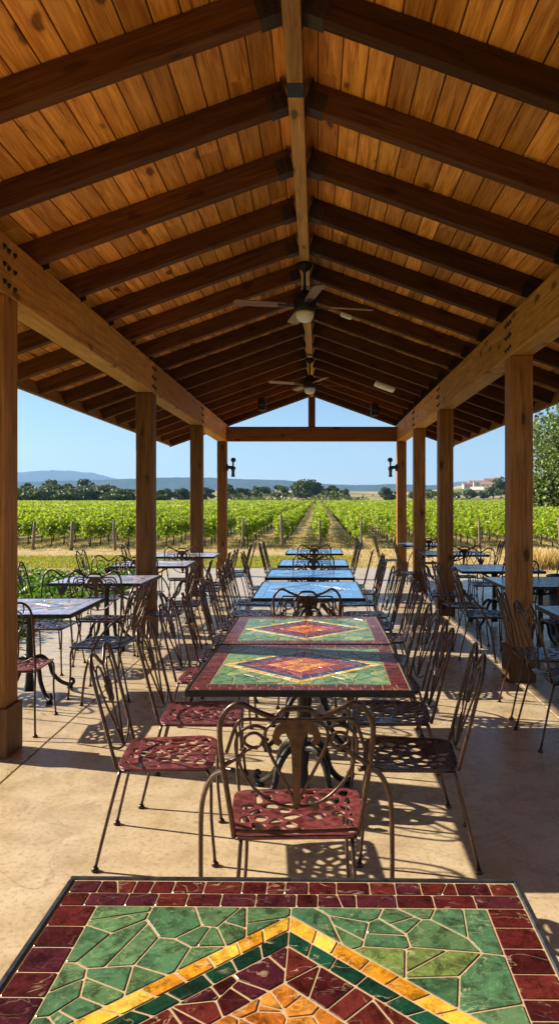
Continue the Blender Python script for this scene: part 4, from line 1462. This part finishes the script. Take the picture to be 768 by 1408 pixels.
# ---- trees
def tree(name, x, y, w, h, crown_lo, n, leaf, mat, label, seed, group=None, clumps=16, trunk_r=None, dome=0.6):
    rng = np.random.RandomState(seed)
    z0 = gz(x, y)
    t = empty(name, (x, y, z0), 0, label, 'tree', group)
    rad = w / 2
    Cc = []
    cs = []
    hh = h - crown_lo
    for i in range(clumps):
        for _ in range(30):
            p = rng.uniform(-1, 1, 3)
            if np.linalg.norm(p) < 1: break
        p /= max(np.linalg.norm(p), .5) ** 0.35
        k = rng.uniform(0.26, 0.44)
        c = np.array([p[0] * rad * (1 - k * .7), p[1] * rad * (1 - k * .7), crown_lo + hh * (0.5 + p[2] * 0.5 * (1 - k * .6))])
        c[0] *= 1 - dome * max(0, p[2]) * .45; c[1] *= 1 - dome * max(0, p[2]) * .45
        cs.append((c, k))
        m_ = int(n / clumps)
        q = rng.normal(size=(m_, 3)); q /= np.linalg.norm(q, axis=1)[:, None]
        r_ = rng.uniform(.45, 1.0, m_)[:, None] ** .5
        q = q * r_ * np.array([rad * k, rad * k, min(hh * .5, rad) * k * 0.85]) * rng.uniform(.85, 1.2)
        Cc.append(c + q)
    C = np.concatenate(Cc)
    V, rv = leaf_cards(C, leaf, None, 0.4, seed)
    obj_from('crown', leaves_mesh('crown', V, rv, mat), t)
    m = MB()
    tr = trunk_r or w * 0.035
    m.tube([(0, 0, -.2), (tr * .4, 0, crown_lo * .6), (0, tr * .3, crown_lo + hh * .35), (0, 0, crown_lo + hh * .7)], [tr * 1.3, tr, tr * .7, tr * .25], 8, 3)
    for c, k in cs[:7]:
        m.tube([(0, 0, crown_lo * .8 + .1 * hh), tuple(c * np.array([.5, .5, 1]) * np.array([1, 1, .8])), tuple(c)], [tr * .5, tr * .15], 5, 3)
    m.build('trunk', M['bark'], t)
    return t
def ptree(pxl, pxr, pytop, D, mat, label, seed, name='tree', n=1900, leaf=None, base=688.5, **kw):
    x = ((pxl + pxr) / 2 - 436) / 980 * D
    w = (pxr - pxl) / 980 * D * 1.12
    z0 = gz(x, D)
    h = 1.6 + (690 - pytop) / 980 * D - z0
    return tree(name, x, D, w, h, max(0.3, h * kw.pop('lo', .12)), n, leaf or D * 0.0024, M[mat], label, seed, kw.pop('group', None), **kw)

ptree(399, 443, 659, 215, 'oak_leaf', 'large dark oak standing over the vineyard, in line with the centre tables', 31, 'oak_tree', n=4200, clumps=30, lo=.1)
ptree(441, 468, 668, 225, 'oak_leaf', 'round dark green tree just beyond the large oak, on its shaded-side flank', 32, n=2000)
ptree(466, 481, 672, 240, 'olive_leaf', 'small grey-green tree between the round dark tree and the low hedge', 33, n=900)
ptree(521, 548, 668, 215, 'olive_leaf', 'grey-green tree seen just inside the end post on the dry field side', 34, n=1900)
ptree(372, 398, 667, 230, 'olive_leaf', 'rounded lighter green tree directly beside the large oak on the lawn side', 35, n=1900)
ptree(343, 375, 666, 225, 'olive_leaf', 'rounded lighter green tree, second from the large oak on the lawn side', 36, n=2100)
ptree(318, 346, 669, 235, 'oak_leaf', 'bushy green tree, third from the large oak on the lawn side', 37, n=1700)
ptree(300, 326, 666, 215, 'oak_leaf', 'bushy green tree seen beside the end post on the lawn side', 38, n=1900)
ptree(214, 240, 671, 200, 'oak_leaf', 'dark bushy tree between the second and third lawn-side posts', 39, n=1700)
ptree(236, 262, 668, 205, 'oak_leaf', 'taller dark tree partly behind the third lawn-side post', 40, n=1700)
ptree(270, 298, 669, 210, 'oak_leaf', 'dark tree framed between the third and end posts on the lawn side', 41, n=1700)
tr_ = random.Random(9)
GT = 'trees of the windbreak behind the vineyard'
wb_lab = ['first', 'second', 'third', 'fourth', 'fifth', 'sixth', 'seventh', 'eighth', 'ninth', 'tenth']
for i, px in enumerate([8, 32, 54, 76, 98, 118, 140, 162, 184, 206]):
    ptree(px - 24, px + 24, [669, 667, 670, 666, 670, 668, 667, 671, 672, 675][i], 172 + tr_.uniform(-6, 8), 'oak_leaf' if i % 3 else 'olive_leaf',
          '%s dark tree of the windbreak hedge, counted from the big sunlit post' % wb_lab[i] if i else 'dark tree of the windbreak hedge mostly hidden by the big sunlit post', 50 + i, n=3000, clumps=26, lo=0.0, dome=.25, group=GT)
for i, (a, b, tp) in enumerate([(58, 82, 658), (106, 134, 658), (84, 104, 664), (30, 46, 664), (140, 160, 666)]):
    ptree(a, b, tp, 250 + i * 6, 'oak_leaf', 'taller tree rising behind the windbreak hedge, %s of the five' % ['tallest', 'broadest', 'middle', 'one closest to the big post', 'one closest to the second post'][i], 70 + i, n=1300, lo=.3, group='tall trees behind the windbreak')
for i, (a, b, tp, mt) in enumerate([(583, 600, 673, 'olive_leaf'), (560, 575, 675, 'olive_leaf'), (632, 657, 672, 'oak_leaf'), (655, 672, 676, 'olive_leaf'), (664, 690, 668, 'olive_leaf'), (618, 634, 677, 'olive_leaf'), (676, 700, 657, 'olive_leaf'), (728, 752, 655, 'oak_leaf'), (700, 730, 664, 'oak_leaf')]):
    ptree(a, b, tp, 260 + i * 7, mt, ['grey-green tree between the two farthest shaded posts', 'small tree behind the farthest shaded posts', 'round dark tree in front of the hillside houses',
          'small tree beside the round dark tree under the hillside houses', 'broad olive tree at the foot of the hillside', 'low tree beside the second shaded post, at the field edge', 'tall pale tree on the hillside touching the big shaded post',
          'dark tree beside the large leafy tree at the picture edge', 'dark tree hidden behind the big shaded post'][i], 90 + i, n=1500, lo=.08)
tree('broadleaf_tree', 23.4, 58.0, 13.6, 12.6, -0.6, 60000, 0.21, M['big_leaf'], 'large sunlit leafy tree at the edge of the picture beyond the shaded side', 120, clumps=110, trunk_r=.35, dome=.7)
tree('broadleaf_shrub', 20.2, 61.0, 5.6, 4.6, 0.0, 9000, 0.2, M['big_leaf'], 'lower leafy bush at the foot of the large sunlit tree', 121, clumps=24, dome=.3)

# low scrub along the far edge of the vineyard
def scrub():
    rng = np.random.RandomState(77)
    N = 15000
    x = rng.uniform(-110, 115, N); y = rng.uniform(188, 235, N)
    keep = (np.sin(x * .21) + np.sin(x * .083 + 2) + rng.uniform(-.6, .6, N)) > 0.1
    x, y = x[keep], y[keep]
    z = ground_z(x, y) + rng.uniform(0, 1, len(x)) ** 1.5 * (2.6 + 1.1 * np.sin(x * .4))
    V, r_ = leaf_cards(np.stack([x, y, z], 1), 0.62, None, .5, 5)
    o = obj_from('scrub', leaves_mesh('scrub', V, r_, M['olive_leaf']))
    tag(o, 'low scrub along the far edge of the vineyard', 'scrub', kind='stuff')
scrub()

# ---- hillside houses
HOUSE_LABELS = ['pale house with a red roof, %s of the hillside village' % w for w in ('lowest', 'highest', 'widest', 'smallest', 'westernmost', 'middle one', 'one beside the olive tree', 'one behind the round dark tree')]
hr = random.Random(3)
for i, (px, py, D, w) in enumerate([(655, 686, 420, 7), (672, 668, 720, 11), (660, 671, 700, 14), (683, 671, 730, 7), (642, 674, 690, 9), (667, 675, 670, 9), (680, 676, 660, 10), (650, 671.5, 710, 10)]):
    x = (px - 436) / 980 * D
    z = gz(x, D)
    t = empty('hillside_house', (x, D, z), hr.uniform(-.4, .4), HOUSE_LABELS[i] if i else 'small white farm building at the far edge of the vineyard', 'house', 'hillside houses')
    h = 3.2
    m = MB(); m.box(-w / 2, w / 2, -3, 3, -1.5, h); m.build('wall', M['house_wall'], t)
    m = MB(); m.add([(-w / 2 - .4, -3.5, h), (w / 2 + .4, -3.5, h), (w / 2 + .4, 3.5, h), (-w / 2 - .4, 3.5, h), (-w / 2 - .4, 0, h + 1.9), (w / 2 + .4, 0, h + 1.9)],
                    [(0, 1, 5, 4), (2, 3, 4, 5), (0, 4, 3), (1, 2, 5), (0, 3, 2, 1)]); m.build('roof', M['house_roof'] if i else M['house_wall'], t)
    for k in (-1, 1):
        m = MB(); m.box(k * w * .25 - .5, k * w * .25 + .5, -3.06, -3.003, 1, 2.2); m.build('window', M['house_window'], t)

# ---- groundcover beside the patio, grass on the lawn, dry grass
def scatter(name, n, xr, yr, size, hgt, mat, label, seed, keep=None, up=0.2, cat='plants'):
    rng = np.random.RandomState(seed)
    x = rng.uniform(*xr, n); y = rng.uniform(*yr, n)
    if keep is not None:
        k = keep(x, y, rng); x, y = x[k], y[k]
    z = ground_z(x, y) + rng.uniform(0.0, 1, len(x)) * (hgt(x, y) if callable(hgt) else hgt)
    V, r_ = leaf_cards(np.stack([x, y, z], 1), size, None, up, seed)
    o = obj_from(name, leaves_mesh(name, V, r_, M[mat]))
    tag(o, label, cat, kind='stuff')
def blades(name, n, xr, yr, h, mat, label, seed, keep=None, wd=0.006):
    rng = np.random.RandomState(seed)
    x = rng.uniform(*xr, n); y = rng.uniform(*yr, n)
    if keep is not None:
        k = keep(x, y, rng); x, y = x[k], y[k]
    N = len(x)
    z = ground_z(x, y)
    a = rng.uniform(0, 2 * PI, N); w = wd * rng.uniform(.6, 1.4, N)
    hh = h * rng.uniform(.5, 1.3, N)
    lx, ly = rng.normal(0, .35, N) * hh, rng.normal(0, .35, N) * hh
    c, s_ = np.cos(a) * w, np.sin(a) * w
    V = np.stack([np.stack([x - c, y - s_, z], 1), np.stack([x + c, y + s_, z], 1), np.stack([x + c * .3 + lx, y + s_ * .3 + ly, z + hh], 1), np.stack([x - c * .3 + lx, y - s_ * .3 + ly, z + hh], 1)], 1).reshape(-1, 3)
    o = obj_from(name, leaves_mesh(name, V, rng.uniform(0, 1, N), M[mat]))
    tag(o, label, 'grass', kind='stuff')
scatter('groundcover', 17000, (-8.0, -3.55), (9.0, 15.6), 0.075, lambda x, y: 0.30 + .10 * np.sin(x * 3) * np.sin(y * 2.3), 'cover_leaf', 'bright green groundcover plants beside the patio', 41,
        keep=lambda x, y, r: (y - 9.0 > (x + 3.55) * -.3) & (np.sin(x * 1.7 + y) + r.uniform(-1, 1, len(x)) > -0.9), up=0.8)
scatter('groundcover', 2600, (-4.6, -3.5), (7.2, 9.4), 0.07, 0.42, 'cover_leaf', 'bright green bushy plants by the patio edge, behind the closest pale table', 42,
        keep=lambda x, y, r: ((x + 4.05) / .5) ** 2 + ((y - 8.3) / .9) ** 2 < 1, up=0.8)
blades('grass', 42000, (-14, 1.2), (18.5, 22.6), 0.055, 'grass_blade', 'short green lawn between the patio and the vineyard', 43, keep=lambda x, y, r: (x > -.52 * y - 1) & (r.uniform(0, 1, len(x)) < .85 - .25 * np.sin(x * .9 + y)), wd=.012)
blades('dry_grass', 46000, (-13, 15), (17.3, 36), 0.07, 'dry_blade', 'dry straw-coloured grass between the patio and the vines', 44, keep=lambda x, y, r: (x > -.52 * y - 1) & (x < .4 * y + 1) & ((x > 0.5) | (y > 25.5) | (r.uniform(0, 1, len(x)) < .12)), wd=.012)
blades('dry_tuft', 2600, (5.1, 6.6), (18.0, 19.4), 0.42, 'dry_blade', 'pile of dry brown brush on the ground beyond the shaded post', 45, keep=lambda x, y, r: ((x - 5.85) / .7) ** 2 + ((y - 18.7) / .6) ** 2 < 1, wd=.012)

# fallen leaves and grit on the patio
def litter():
    rng = np.random.RandomState(8)
    N = 420
    x = rng.uniform(-3.3, 3.3, N); y = rng.uniform(1.2, 16.5, N)
    k = rng.uniform(0, 1, N) < (0.25 + 0.75 * (np.abs(x) > 1.6))
    x, y = x[k], y[k]
    V, r_ = leaf_cards(np.stack([x, y, np.full(len(x), .008)], 1), 0.020, None, 14, 8, jitter=.7)
    V[:, 2] = np.maximum(V[:, 2], 0.001)
    o = obj_from('fallen_leaves', leaves_mesh('fallen_leaves', V, r_, M['bark']))
    tag(o, 'small dry leaves and grit scattered over the patio floor', 'leaves', kind='stuff')
litter()
